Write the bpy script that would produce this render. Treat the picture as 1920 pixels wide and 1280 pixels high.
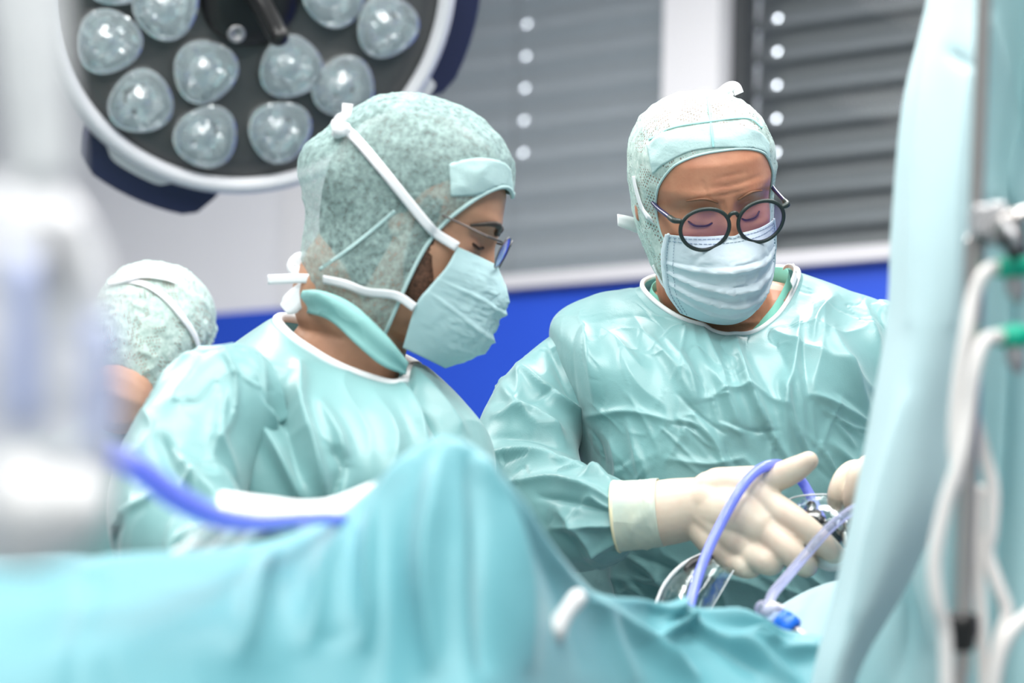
import bpy, math, random
import numpy as np
from mathutils import Vector, Matrix
from mathutils.bvhtree import BVHTree

for o in list(bpy.data.objects):
    bpy.data.objects.remove(o)
scene = bpy.context.scene
col = scene.collection
random.seed(4)
rng = np.random.default_rng(4)
R = math.radians

# ------------------------------------------------------------------ camera
F = 4500.0                      # focal length in pixels of the 1920x1280 frame
CAM = Vector((0, 0, 1.02))
MC = Matrix.Translation(CAM) @ Matrix.Rotation(R(90 + 7.1), 4, 'X') @ Matrix.Rotation(R(1.7), 4, 'Z')
cd = bpy.data.cameras.new('camera')
cd.sensor_width = 36
cd.lens = F / 1920 * 36
cd.clip_start = 0.05
cd.dof.use_dof = True
cd.dof.focus_distance = 2.97
cd.dof.aperture_fstop = 2.6
cam = bpy.data.objects.new('camera', cd)
cam.matrix_world = MC
col.objects.link(cam)
scene.camera = cam
scene.view_settings.view_transform = 'Standard'
scene.view_settings.look = 'None'
scene.view_settings.gamma = 1
scene.view_settings.use_curve_mapping = False
scene.view_settings.exposure = 0.17
cy = scene.cycles
cy.max_bounces, cy.diffuse_bounces, cy.glossy_bounces, cy.transmission_bounces, cy.transparent_max_bounces = 6, 3, 3, 4, 10

# ------------------------------------------------------------------ world: bright overcast daylight outside
w = bpy.data.worlds.new('overcast_sky')
scene.world = w
w.use_nodes = True
bg = w.node_tree.nodes['Background']
bg.inputs['Color'].default_value = (0.86, 0.93, 1.0, 1)
bg.inputs['Strength'].default_value = 9.0

# ------------------------------------------------------------------ ceiling lights (the panels themselves are built with the ceiling)
WN = np.array([-0.6, -0.8, 0.0])      # window wall: normal into the room, and its direction to the left
WT = np.array([-0.8, 0.6, 0.0])
CEIL = 3.1
PANELS = [(0.55, 0.9, 1.3), (-0.75, 2.2, 1.0), (0.75, 2.5, 1.0), (-0.9, 4.3, 1.4), (0.6, 4.2, 1.0), (-2.2, 3.8, 1.6), (-0.9, 0.3, 1.4), (0.0, -0.8, 1.15)]
PANEL_W, PANEL_L = 0.62, 1.24
for i, (x, y, k) in enumerate(PANELS):
    ld = bpy.data.lights.new('ceiling_panel_light', 'AREA')
    ld.shape = 'RECTANGLE'
    ld.size, ld.size_y = PANEL_W, PANEL_L
    ld.energy = 27 * k
    ld.color = (1.0, 0.985, 0.96)
    lo = bpy.data.objects.new('ceiling_panel_light', ld)
    lo.location = (x, y, CEIL - 0.035)
    lo.rotation_euler = (0, 0, math.atan2(WT[1], WT[0]))
    col.objects.link(lo)

# ------------------------------------------------------------------ helpers
MCn = np.array(MC)
MCi = np.array(MC.inverted())

def P(px, py, d):
    "pixel of the photograph and distance along the view -> point in the room"
    v = MCn @ np.array([(px - 960) / F * d, -(py - 640) / F * d, -d, 1.0])
    return v[:3]

def PX(v):
    v = np.asarray(v)
    c = v @ MCi[:3, :3].T + MCi[:3, 3]
    return np.stack([960 + F * c[:, 0] / -c[:, 2], 640 - F * c[:, 1] / -c[:, 2], -c[:, 2]], 1)

CX, CY, CZ = MCn[:3, 0], MCn[:3, 1], MCn[:3, 2]      # right, up, toward the viewer

def new_obj(name, me, m=None, parent=None):
    o = bpy.data.objects.new(name, me)
    col.objects.link(o)
    if m is not None:
        me.materials.append(m)
    if parent is not None:
        o.parent = parent
    return o

def mesh(name, V, Fc, m, parent=None, smooth=True, uv=None):
    V = np.asarray(V, float)
    top = parent
    off = np.zeros(3)
    while top is not None:
        off = off + np.array(top.location)
        top = top.parent
    if parent is None:
        off = V.mean(0) * np.array([1, 1, 0]) + np.array([0, 0, V[:, 2].min()])
    me = bpy.data.meshes.new(name)
    me.from_pydata((V - off).tolist(), [], [tuple(int(i) for i in f) for f in Fc])
    me.update()
    if smooth:
        me.polygons.foreach_set('use_smooth', [True] * len(me.polygons))
    if uv is not None:
        L = me.uv_layers.new(name='UVMap')
        idx = np.zeros(len(me.loops), dtype=np.int32)
        me.loops.foreach_get('vertex_index', idx)
        L.data.foreach_set('uv', np.asarray(uv, np.float32)[idx].ravel())
    o = new_obj(name, me, m, parent)
    if parent is None:
        o.location = off.tolist()
    return o

def thing(name, label, cat, loc, group=None):
    o = bpy.data.objects.new(name, None)
    o.empty_display_size = 0.05
    col.objects.link(o)
    o.location = tuple(float(c) for c in loc)
    return tag(o, label, cat, group)

def tag(o, label=None, cat=None, group=None, kind=None):
    if label: o['label'] = label
    if cat: o['category'] = cat
    if group: o['group'] = group
    if kind: o['kind'] = kind
    return o

def grid_faces(nu, nv, cu=False, cv=False):
    Fc = []
    for j in range(nv if cv else nv - 1):
        for i in range(nu if cu else nu - 1):
            a = j * nu + i; b = j * nu + (i + 1) % nu
            c = ((j + 1) % nv) * nu + (i + 1) % nu; d = ((j + 1) % nv) * nu + i
            Fc.append((a, b, c, d))
    return Fc

def cr(pts, n, closed=False):
    "resample control points (K x D) with a Catmull-Rom spline, n samples"
    p = np.asarray(pts, float)
    K = len(p)
    if K == 1: return np.repeat(p, n, 0)
    t = np.linspace(0, K if closed else K - 1, n, endpoint=not closed)
    i = np.minimum(np.floor(t).astype(int), K - 1 if closed else K - 2)
    f = (t - i)[:, None]
    if closed:
        g = lambda k: p[(i + k) % K]
    else:
        q = np.vstack([2 * p[0] - p[1], p, 2 * p[-1] - p[-2]])
        g = lambda k: q[i + k + 1]
    a, b, c, d = g(-1), g(0), g(1), g(2)
    return 0.5 * (2 * b + (c - a) * f + (2 * a - 5 * b + 4 * c - d) * f ** 2 + (3 * b - a - 3 * c + d) * f ** 3)

def catrows(rows, n):
    "rows: K x N x 3 control rows -> n x N x 3"
    r = np.asarray(rows, float)
    K, N, D = r.shape
    return cr(r.reshape(K, N * D), n).reshape(n, N, D)

def frames(p):
    p = np.asarray(p, float)
    T = np.gradient(p, axis=0)
    T /= np.linalg.norm(T, axis=1)[:, None] + 1e-12
    up = np.array([0, 0, 1.0]) if abs(T[0][2]) < 0.9 else np.array([1.0, 0, 0])
    A = np.zeros_like(p); B = np.zeros_like(p)
    a = np.cross(up, T[0]); a /= np.linalg.norm(a)
    for i in range(len(p)):
        a = a - T[i] * a.dot(T[i]); a /= np.linalg.norm(a) + 1e-12
        A[i] = a; B[i] = np.cross(T[i], a)
    return T, A, B

def tube(pts, rad, n=12, m=None, ends='round', flat=None):
    "tapered tube along control points; returns verts, faces"
    pts = np.asarray(pts, float)
    rad = np.full(len(pts), rad) if np.isscalar(rad) else np.asarray(rad, float)
    m = m or max(8, 6 * len(pts))
    q = cr(np.hstack([pts, rad[:, None]]), m)
    c, r = q[:, :3], np.maximum(q[:, 3], 1e-4)
    if ends == 'round':
        T = c[-1] - c[-2]; T /= np.linalg.norm(T)
        T0 = c[0] - c[1]; T0 /= np.linalg.norm(T0)
        ang = np.array([0.35, 0.7, 1.0, 1.25, 1.45])
        c = np.vstack([c[0] + T0 * r[0] * np.sin(ang[::-1])[:, None], c, c[-1] + T * r[-1] * np.sin(ang)[:, None]])
        r = np.concatenate([r[0] * np.cos(ang[::-1]), r, r[-1] * np.cos(ang)])
    T, A, B = frames(c)
    th = np.linspace(0, 2 * np.pi, n, endpoint=False)
    V = c[:, None] + r[:, None, None] * (np.cos(th)[None, :, None] * A[:, None] + np.sin(th)[None, :, None] * B[:, None])
    Fc = grid_faces(n, len(c), cu=True)
    V = V.reshape(-1, 3)
    if ends in ('round', 'flat'):
        Fc.append(tuple(range(n))[::-1]); k = (len(c) - 1) * n
        Fc.append(tuple(k + i for i in range(n)))
    return V, Fc

def join(*parts):
    Vs, Fs, o = [], [], 0
    for V, Fc in parts:
        Vs.append(np.asarray(V, float)); Fs += [tuple(int(i) + o for i in f) for f in Fc]; o += len(V)
    return np.vstack(Vs), Fs

def box(c, s, ax=None):
    c = np.asarray(c, float); s = np.asarray(s, float) / 2
    ax = np.eye(3) if ax is None else np.asarray(ax, float)
    V = [c + sx * s[0] * ax[0] + sy * s[1] * ax[1] + sz * s[2] * ax[2] for sx in (-1, 1) for sy in (-1, 1) for sz in (-1, 1)]
    return V, [(0, 1, 3, 2), (4, 6, 7, 5), (0, 4, 5, 1), (2, 3, 7, 6), (0, 2, 6, 4), (1, 5, 7, 3)]

def bevel(o, wd=0.004, seg=2):
    b = o.modifiers.new('bevel', 'BEVEL'); b.width = wd; b.segments = seg; b.limit_method = 'ANGLE'
    return o

def lathe(c, axis, prof, n=32):
    "prof: list of (height along axis, radius)"
    c = np.asarray(c, float); a = np.asarray(axis, float); a /= np.linalg.norm(a)
    u = np.cross(a, [0, 0, 1.0]) if abs(a[2]) < 0.9 else np.cross(a, [1.0, 0, 0])
    u /= np.linalg.norm(u); v = np.cross(a, u)
    th = np.linspace(0, 2 * np.pi, n, endpoint=False)
    V = np.vstack([c + a * h + max(r, 1e-5) * (np.cos(th)[:, None] * u + np.sin(th)[:, None] * v) for h, r in prof])
    return V, grid_faces(n, len(prof), cu=True)

def solidify(o, t=0.002, off=0):
    s = o.modifiers.new('thickness', 'SOLIDIFY'); s.thickness = t; s.offset = off
    return o

def remeshed(V, Fc, vox, it=4):
    me = bpy.data.meshes.new('tmp'); me.from_pydata(np.asarray(V).tolist(), [], [tuple(int(i) for i in f) for f in Fc]); me.update()
    o = bpy.data.objects.new('tmp', me); col.objects.link(o)
    r = o.modifiers.new('r', 'REMESH'); r.mode = 'VOXEL'; r.voxel_size = vox
    s = o.modifiers.new('s', 'SMOOTH'); s.iterations = it; s.factor = 0.5
    dg = bpy.context.evaluated_depsgraph_get()
    ev = o.evaluated_get(dg); m2 = ev.to_mesh()
    V2 = np.zeros(len(m2.vertices) * 3); m2.vertices.foreach_get('co', V2)
    F2 = [tuple(p.vertices) for p in m2.polygons]
    ev.to_mesh_clear()
    bpy.data.objects.remove(o); bpy.data.meshes.remove(me)
    return V2.reshape(-1, 3), F2

def vnormals(V, Fc):
    V = np.asarray(V, float)
    q = np.array([f if len(f) == 4 else (f[0], f[1], f[2], f[2]) for f in Fc if len(f) in (3, 4)])
    nrm = np.cross(V[q[:, 2]] - V[q[:, 0]], V[q[:, 3]] - V[q[:, 1]])
    N = np.zeros_like(V)
    for k in range(4): np.add.at(N, q[:, k], nrm)
    return N / (np.linalg.norm(N, axis=1)[:, None] + 1e-12)

def _h(i, j, k, s):
    n = (i * 374761393 + j * 668265263 + k * 1274126177 + s * 974711) & 0xffffffff
    n = ((n ^ (n >> 13)) * 1274126177) & 0xffffffff
    return ((n ^ (n >> 16)) & 0xffff) / 65535.0

def noise(p, s=0):
    p = np.asarray(p, float); i = np.floor(p).astype(np.int64); f = p - i
    f = f * f * f * (f * (f * 6 - 15) + 10)
    out = 0
    for a in (0, 1):
        for b in (0, 1):
            for c in (0, 1):
                wt = (f[:, 0] if a else 1 - f[:, 0]) * (f[:, 1] if b else 1 - f[:, 1]) * (f[:, 2] if c else 1 - f[:, 2])
                out = out + wt * _h(i[:, 0] + a, i[:, 1] + b, i[:, 2] + c, s)
    return out * 2 - 1

def ridged(p, s=0, octv=3):
    out = 0; amp = 1; tot = 0
    for k in range(octv):
        out = out + amp * (1 - np.abs(noise(p * 2 ** k, s + k * 17)) * 2.2).clip(-0.3, 1); tot += amp; amp *= 0.5
    return out / tot

def folds(V, N, strokes, both=False):
    "drapery folds: each stroke is (points in the photograph, height in m, half width in px); raised along the surface normal"
    px = PX(V); q = px[:, :2]
    view = np.array(CAM)[None] - V; view /= np.linalg.norm(view, axis=1)[:, None]
    face = ((N * view).sum(1) * 2).clip(0, 1)
    D = np.zeros(len(V))
    for pts, amp, wd in strokes:
        c = cr(pts, max(3, 3 * len(pts)))
        lo, hi = c.min(0) - 4 * wd, c.max(0) + 4 * wd
        sel = np.where((q > lo).all(1) & (q < hi).all(1) & (face > 0))[0]
        if not len(sel): continue
        qq = q[sel]; best = np.full(len(sel), 1e9); bt = np.zeros(len(sel)); n = len(c) - 1
        for k in range(n):
            a, b = c[k], c[k + 1]; ab = b - a
            t = ((qq - a) @ ab / (ab @ ab + 1e-9)).clip(0, 1)
            d = np.linalg.norm(qq - a - t[:, None] * ab, axis=1)
            u = d < best
            best[u] = d[u]; bt[u] = ((k + t) / n)[u]
        D[sel] += amp * np.exp(-(best / wd) ** 1.25) * np.sin(np.pi * (0.06 + 0.88 * bt)) ** 0.6 * face[sel]
    return V + N * D[:, None]

# ------------------------------------------------------------------ materials
def mat(name, color, rough=0.5, spec=0.3, metal=0.0, noise_col=None, noise_scale=20, bumps=(), sheen=0, trans=0, sss=0, coat=0, alpha=1.0):
    m = bpy.data.materials.new(name); m.use_nodes = True
    nt = m.node_tree; b = nt.nodes['Principled BSDF']; L = nt.links
    b.inputs['Base Color'].default_value = (*color, 1)
    b.inputs['Roughness'].default_value = rough
    b.inputs['Specular IOR Level'].default_value = spec
    b.inputs['Metallic'].default_value = metal
    b.inputs['Sheen Weight'].default_value = sheen
    b.inputs['Coat Weight'].default_value = coat
    b.inputs['Alpha'].default_value = alpha
    if sss:
        b.inputs['Subsurface Weight'].default_value = sss
        b.inputs['Subsurface Radius'].default_value = (1.0, 0.4, 0.25)
        b.inputs['Subsurface Scale'].default_value = 0.004
    tc = nt.nodes.new('ShaderNodeTexCoord')
    if noise_col:
        nz = nt.nodes.new('ShaderNodeTexNoise'); nz.inputs['Scale'].default_value = noise_scale; nz.inputs['Detail'].default_value = 5
        L.new(tc.outputs['Object'], nz.inputs['Vector'])
        rp = nt.nodes.new('ShaderNodeValToRGB')
        rp.color_ramp.elements[0].position = 0.35; rp.color_ramp.elements[1].position = 0.68
        rp.color_ramp.elements[0].color = (*noise_col, 1); rp.color_ramp.elements[1].color = (*color, 1)
        L.new(nz.outputs['Fac'], rp.inputs['Fac']); L.new(rp.outputs['Color'], b.inputs['Base Color'])
    last = None
    for kind, scale, strength, dist in bumps:
        if kind == 'voronoi':
            t = nt.nodes.new('ShaderNodeTexVoronoi'); out = t.outputs['Distance']
        else:
            t = nt.nodes.new('ShaderNodeTexNoise'); t.inputs['Detail'].default_value = 4; out = t.outputs['Fac']
            if kind == 'ridged':
                t.noise_type = 'RIDGED_MULTIFRACTAL'; t.inputs['Detail'].default_value = 2
                if 'Offset' in t.inputs: t.inputs['Offset'].default_value = 0.9
        t.inputs['Scale'].default_value = scale
        L.new(tc.outputs['Object'], t.inputs['Vector'])
        bp = nt.nodes.new('ShaderNodeBump'); bp.inputs['Strength'].default_value = strength; bp.inputs['Distance'].default_value = dist
        L.new(out, bp.inputs['Height'])
        if last: L.new(last, bp.inputs['Normal'])
        last = bp.outputs['Normal']
    if last: L.new(last, b.inputs['Normal'])
    if trans:
        out = nt.nodes['Material Output']
        tr = nt.nodes.new('ShaderNodeBsdfTranslucent'); tr.inputs['Color'].default_value = (*color, 1)
        mx = nt.nodes.new('ShaderNodeMixShader'); mx.inputs[0].default_value = trans
        L.new(b.outputs[0], mx.inputs[1]); L.new(tr.outputs[0], mx.inputs[2]); L.new(mx.outputs[0], out.inputs['Surface'])
        if last: L.new(last, tr.inputs['Normal'])
    m['bsdf'] = b.name
    return m

def clear(name, color, amount=0.8, rough=0.05, bumps=(), tint=(1, 1, 1), refl=1.0):
    "thin clear plastic or glass: mostly lets light through, with a glossy skin"
    m = mat(name, color, rough, 0.6, bumps=bumps)
    nt = m.node_tree; b = nt.nodes['Principled BSDF']; out = nt.nodes['Material Output']
    tr = nt.nodes.new('ShaderNodeBsdfTransparent'); tr.inputs['Color'].default_value = (*tint, 1)
    mx = nt.nodes.new('ShaderNodeMixShader')
    lw = nt.nodes.new('ShaderNodeFresnel'); lw.inputs['IOR'].default_value = 1.45
    ma = nt.nodes.new('ShaderNodeMath'); ma.operation = 'MULTIPLY_ADD'; ma.use_clamp = True
    ma.inputs[1].default_value = refl; ma.inputs[2].default_value = 1 - amount
    nt.links.new(lw.outputs[0], ma.inputs[0])
    nt.links.new(ma.outputs[0], mx.inputs[0]); nt.links.new(tr.outputs[0], mx.inputs[1]); nt.links.new(b.outputs[0], mx.inputs[2])
    nt.links.new(mx.outputs[0], out.inputs['Surface'])
    return m

def cap_mat(name, color, dark, see, holes=True, seed=0.0):
    "perforated non-woven: pale fibres, patches of tiny holes, partly see-through"
    m = mat(name, color, 0.75, 0.15, bumps=(('noise', 45, 0.45, 0.004), ('noise', 300, 0.35, 0.0010)))
    nt = m.node_tree; b = nt.nodes['Principled BSDF']; L = nt.links; out = nt.nodes['Material Output']
    tc = nt.nodes.new('ShaderNodeTexCoord')
    mp = nt.nodes.new('ShaderNodeMapping'); mp.inputs['Location'].default_value = (seed, seed, 0)
    L.new(tc.outputs['Object'], mp.inputs['Vector'])
    nz = nt.nodes.new('ShaderNodeTexNoise'); nz.inputs['Scale'].default_value = 150; nz.inputs['Detail'].default_value = 6; nz.inputs['Roughness'].default_value = 0.65
    L.new(mp.outputs[0], nz.inputs['Vector'])
    rp = nt.nodes.new('ShaderNodeValToRGB'); rp.color_ramp.elements[0].position = 0.38; rp.color_ramp.elements[1].position = 0.62
    rp.color_ramp.elements[0].color = (*dark, 1); rp.color_ramp.elements[1].color = (*color, 1)
    L.new(nz.outputs['Fac'], rp.inputs['Fac'])
    # see-through amount follows the fibre density
    mr = nt.nodes.new('ShaderNodeMapRange'); mr.inputs['From Min'].default_value = 0.35; mr.inputs['From Max'].default_value = 0.65
    mr.inputs['To Min'].default_value = min(1, see * 1.35); mr.inputs['To Max'].default_value = see * 0.65
    L.new(nz.outputs['Fac'], mr.inputs['Value'])
    fac = mr.outputs[0]
    if holes:
        v = nt.nodes.new('ShaderNodeTexVoronoi'); v.inputs['Scale'].default_value = 330; v.inputs['Randomness'].default_value = 0.15
        ms = nt.nodes.new('ShaderNodeMapping'); ms.inputs['Scale'].default_value = (1, 1, 0.75); ms.inputs['Rotation'].default_value = (0.4, 0.3, 0.5)
        L.new(tc.outputs['Object'], ms.inputs['Vector']); L.new(ms.outputs[0], v.inputs['Vector'])
        lt = nt.nodes.new('ShaderNodeMath'); lt.operation = 'LESS_THAN'; lt.inputs[1].default_value = 0.36
        L.new(v.outputs['Distance'], lt.inputs[0])
        n2 = nt.nodes.new('ShaderNodeTexNoise'); n2.inputs['Scale'].default_value = 48; n2.inputs['Detail'].default_value = 1
        L.new(mp.outputs[0], n2.inputs['Vector'])
        gt = nt.nodes.new('ShaderNodeMath'); gt.operation = 'GREATER_THAN'; gt.inputs[1].default_value = 0.50
        L.new(n2.outputs['Fac'], gt.inputs[0])
        mu = nt.nodes.new('ShaderNodeMath'); mu.operation = 'MULTIPLY'; L.new(lt.outputs[0], mu.inputs[0]); L.new(gt.outputs[0], mu.inputs[1])
        ad = nt.nodes.new('ShaderNodeMath'); ad.operation = 'MAXIMUM'
        m8 = nt.nodes.new('ShaderNodeMath'); m8.operation = 'MULTIPLY'; m8.inputs[1].default_value = 0.75
        L.new(mu.outputs[0], m8.inputs[0]); L.new(m8.outputs[0], ad.inputs[0]); L.new(fac, ad.inputs[1]); fac = ad.outputs[0]
    L.new(rp.outputs['Color'], b.inputs['Base Color'])
    tr = nt.nodes.new('ShaderNodeBsdfTransparent'); mx = nt.nodes.new('ShaderNodeMixShader')
    L.new(fac, mx.inputs[0]); L.new(b.outputs[0], mx.inputs[1]); L.new(tr.outputs[0], mx.inputs[2]); L.new(mx.outputs[0], out.inputs['Surface'])
    return m

GOWN_BUMP = (('noise', 26, 0.18, 0.006), ('voronoi', 620, 0.10, 0.0006))
M = {}
M['gown'] = mat('turquoise_gown', (0.20, 0.405, 0.41), 0.38, 0.55, noise_col=(0.185, 0.385, 0.39), noise_scale=7, bumps=GOWN_BUMP, sheen=0.25, trans=0.08)
M['drape'] = mat('turquoise_drape', (0.13, 0.38, 0.43), 0.48, 0.5, noise_col=(0.11, 0.35, 0.40), noise_scale=5, bumps=(('noise', 20, 0.2, 0.006),), sheen=0.2, trans=0.1)
M['curtain'] = mat('pale_blue_curtain', (0.58, 0.77, 0.80), 0.6, 0.3, noise_col=(0.55, 0.75, 0.785), noise_scale=4, bumps=(('noise', 9, 0.2, 0.01),), sheen=0.2, trans=0.15)
M['curtain2'] = mat('aqua_curtain', (0.47, 0.68, 0.70), 0.6, 0.3, noise_col=(0.41, 0.64, 0.67), noise_scale=4, bumps=(('noise', 9, 0.2, 0.01),), trans=0.15)
M['white_trim'] = mat('white_trim', (0.85, 0.87, 0.88), 0.6, 0.3, bumps=(('noise', 200, 0.2, 0.001),), trans=0.1)
M['mask'] = mat('pale_blue_mask', (0.70, 0.82, 0.88), 0.65, 0.25, bumps=(('noise', 60, 0.25, 0.002), ('noise', 400, 0.2, 0.0006)), trans=0.12)
M['mask_green'] = mat('pale_green_mask', (0.56, 0.80, 0.82), 0.6, 0.25, bumps=(('noise', 40, 0.2, 0.002),), trans=0.12)
M['tie'] = mat('white_tie', (0.86, 0.88, 0.90), 0.7, 0.2, bumps=(('noise', 300, 0.2, 0.0006),))
M['cap_s'] = cap_mat('perforated_cap', (0.66, 0.80, 0.75), (0.50, 0.70, 0.65), 0.18, True, 1.0)
M['cap_n'] = cap_mat('perforated_bouffant', (0.64, 0.78, 0.73), (0.50, 0.68, 0.63), 0.14, True, 3.0)
M['cap_l'] = cap_mat('sheer_green_cap', (0.47, 0.66, 0.635), (0.42, 0.60, 0.58), 0.50, False, 7.0)
M['band'] = mat('aqua_band', (0.54, 0.75, 0.74), 0.65, 0.25, bumps=(('noise', 350, 0.5, 0.001),), trans=0.1)
M['seam'] = mat('aqua_seam', (0.36, 0.72, 0.70), 0.7, 0.2)
M['neckband'] = mat('mint_neckband', (0.30, 0.60, 0.58), 0.65, 0.25, bumps=(('ridged', 30, 0.3, 0.004),), trans=0.1)
M['scrub'] = mat('green_scrub', (0.20, 0.55, 0.45), 0.7, 0.2, bumps=(('noise', 300, 0.2, 0.001),))
M['skin_s'] = mat('ruddy_skin', (0.52, 0.25, 0.15), 0.42, 0.45, noise_col=(0.46, 0.20, 0.12), noise_scale=45, bumps=(('noise', 300, 0.18, 0.0008), ('voronoi', 220, 0.08, 0.0008)), sss=0.12)
M['skin_l'] = mat('olive_skin', (0.52, 0.29, 0.185), 0.5, 0.35, noise_col=(0.46, 0.25, 0.16), noise_scale=40, bumps=(('noise', 300, 0.1, 0.0008),), sss=0.12)
M['skin_n'] = mat('fair_skin', (0.62, 0.36, 0.25), 0.5, 0.35, noise_col=(0.55, 0.30, 0.20), noise_scale=40, sss=0.12)
M['hair'] = mat('dark_hair', (0.035, 0.028, 0.022), 0.45, 0.4, bumps=(('noise', 120, 0.4, 0.003),))
M['hair_grey'] = mat('greying_hair', (0.22, 0.19, 0.16), 0.5, 0.3, bumps=(('noise', 150, 0.4, 0.003),))
M['brow_s'] = mat('sparse_brow', (0.20, 0.10, 0.06), 0.6, 0.2)
M['stubble'] = mat('dark_stubble', (0.17, 0.085, 0.055), 0.6, 0.2, noise_col=(0.06, 0.035, 0.025), noise_scale=250)
M['eye'] = mat('eye_white', (0.75, 0.72, 0.70), 0.2, 0.5)
M['lash'] = mat('dark_lash', (0.05, 0.03, 0.025), 0.5, 0.2)
M['glove'] = mat('cream_latex', (0.68, 0.60, 0.48), 0.40, 0.4, noise_col=(0.63, 0.50, 0.40), noise_scale=28, bumps=(('noise', 45, 0.12, 0.003),), sss=0.15)
M['cuff'] = mat('latex_over_sleeve', (0.62, 0.66, 0.54), 0.42, 0.4, noise_col=(0.52, 0.60, 0.52), noise_scale=30, bumps=(('ridged', 22, 0.3, 0.004),), sss=0.1)
M['bead'] = mat('latex_bead', (0.80, 0.74, 0.50), 0.4, 0.4)
M['frame_s'] = mat('dark_green_acetate', (0.022, 0.036, 0.033), 0.4, 0.4)
M['temple'] = mat('navy_acetate', (0.02, 0.02, 0.08), 0.3, 0.5, coat=0.3)
M['metal_thin'] = mat('gunmetal', (0.10, 0.09, 0.09), 0.3, 0.5, metal=0.8)
M['lens'] = clear('coated_lens', (0.16, 0.10, 0.70), 0.92, 0.03)  # violet base colour stands in for the coating's purple reflection
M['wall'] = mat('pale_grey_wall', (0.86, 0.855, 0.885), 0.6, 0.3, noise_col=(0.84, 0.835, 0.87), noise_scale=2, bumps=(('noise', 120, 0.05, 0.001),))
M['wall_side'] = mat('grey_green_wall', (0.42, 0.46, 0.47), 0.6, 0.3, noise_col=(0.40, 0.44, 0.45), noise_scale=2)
M['blue'] = mat('royal_blue_panel', (0.022, 0.085, 0.60), 0.45, 0.3, noise_col=(0.02, 0.078, 0.57), noise_scale=2)
M['sill'] = mat('light_grey_sill', (0.62, 0.61, 0.64), 0.5, 0.3)
M['pier'] = mat('white_window_post', (0.80, 0.79, 0.81), 0.5, 0.3)
M['slat'] = mat('grey_slat', (0.30, 0.335, 0.35), 0.4, 0.5, noise_col=(0.28, 0.315, 0.33), noise_scale=3)
M['slat_dark'] = mat('anthracite_slat', (0.12, 0.135, 0.14), 0.4, 0.5, noise_col=(0.105, 0.12, 0.125), noise_scale=3)
M['gasket'] = mat('dark_gasket', (0.05, 0.055, 0.06), 0.5, 0.3)
M['pane1'] = clear('painted_haze_pane', (0.42, 0.45, 0.48), 0.80, 0.25)  # grey mixed into the left pane stands in for haze reflected in it
M['pane2'] = clear('clear_pane', (0.3, 0.32, 0.34), 0.985, 0.02, refl=0.2)
M['floor'] = mat('grey_vinyl_floor', (0.24, 0.27, 0.29), 0.35, 0.4, noise_col=(0.21, 0.24, 0.26), noise_scale=60)
M['ceiling'] = mat('white_ceiling', (0.85, 0.85, 0.85), 0.7, 0.2, bumps=(('noise', 150, 0.1, 0.002),))
M['dark_plate'] = mat('dark_lamp_face', (0.075, 0.077, 0.078), 0.32, 0.5, noise_col=(0.07, 0.072, 0.073), noise_scale=4)
M['lamp_rim'] = mat('grey_lamp_rim', (0.74, 0.75, 0.78), 0.35, 0.5)
M['lamp_navy'] = mat('navy_lamp_bracket', (0.022, 0.027, 0.075), 0.35, 0.5)
M['black'] = mat('black_plastic', (0.008, 0.008, 0.008), 0.35, 0.5)
M['reflector'] = mat('faceted_reflector', (0.90, 0.95, 0.96), 0.12, 0.5, metal=0.8, bumps=(('noise', 50, 0.5, 0.01),))
M['dome'] = clear('lens_dome', (0.75, 0.82, 0.84), 0.88, 0.04)
M['steel'] = mat('brushed_steel', (0.52, 0.49, 0.47), 0.28, 0.5, metal=0.9, bumps=(('noise', 200, 0.05, 0.001),))
M['steel_grey'] = mat('cast_metal', (0.42, 0.42, 0.43), 0.4, 0.5, metal=0.6)
M['green'] = mat('green_connector', (0.0, 0.42, 0.27), 0.4, 0.4)
M['tube_white'] = mat('white_silicone_tube', (0.78, 0.76, 0.74), 0.35, 0.4)
M['tube_blue'] = mat('blue_tubing', (0.31, 0.38, 1.0), 0.22, 0.5, trans=0.35, coat=0.5)
M['tube_core'] = mat('milky_blue_core', (0.42, 0.50, 1.0), 0.3, 0.5)
M['tube_clear'] = clear('violet_clear_tube', (0.62, 0.64, 0.80), 0.76, 0.06, tint=(0.86, 0.88, 1.0))
M['film'] = clear('clear_film', (0.85, 0.92, 0.94), 0.93, 0.08, bumps=(('noise', 45, 0.5, 0.010),))
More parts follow.
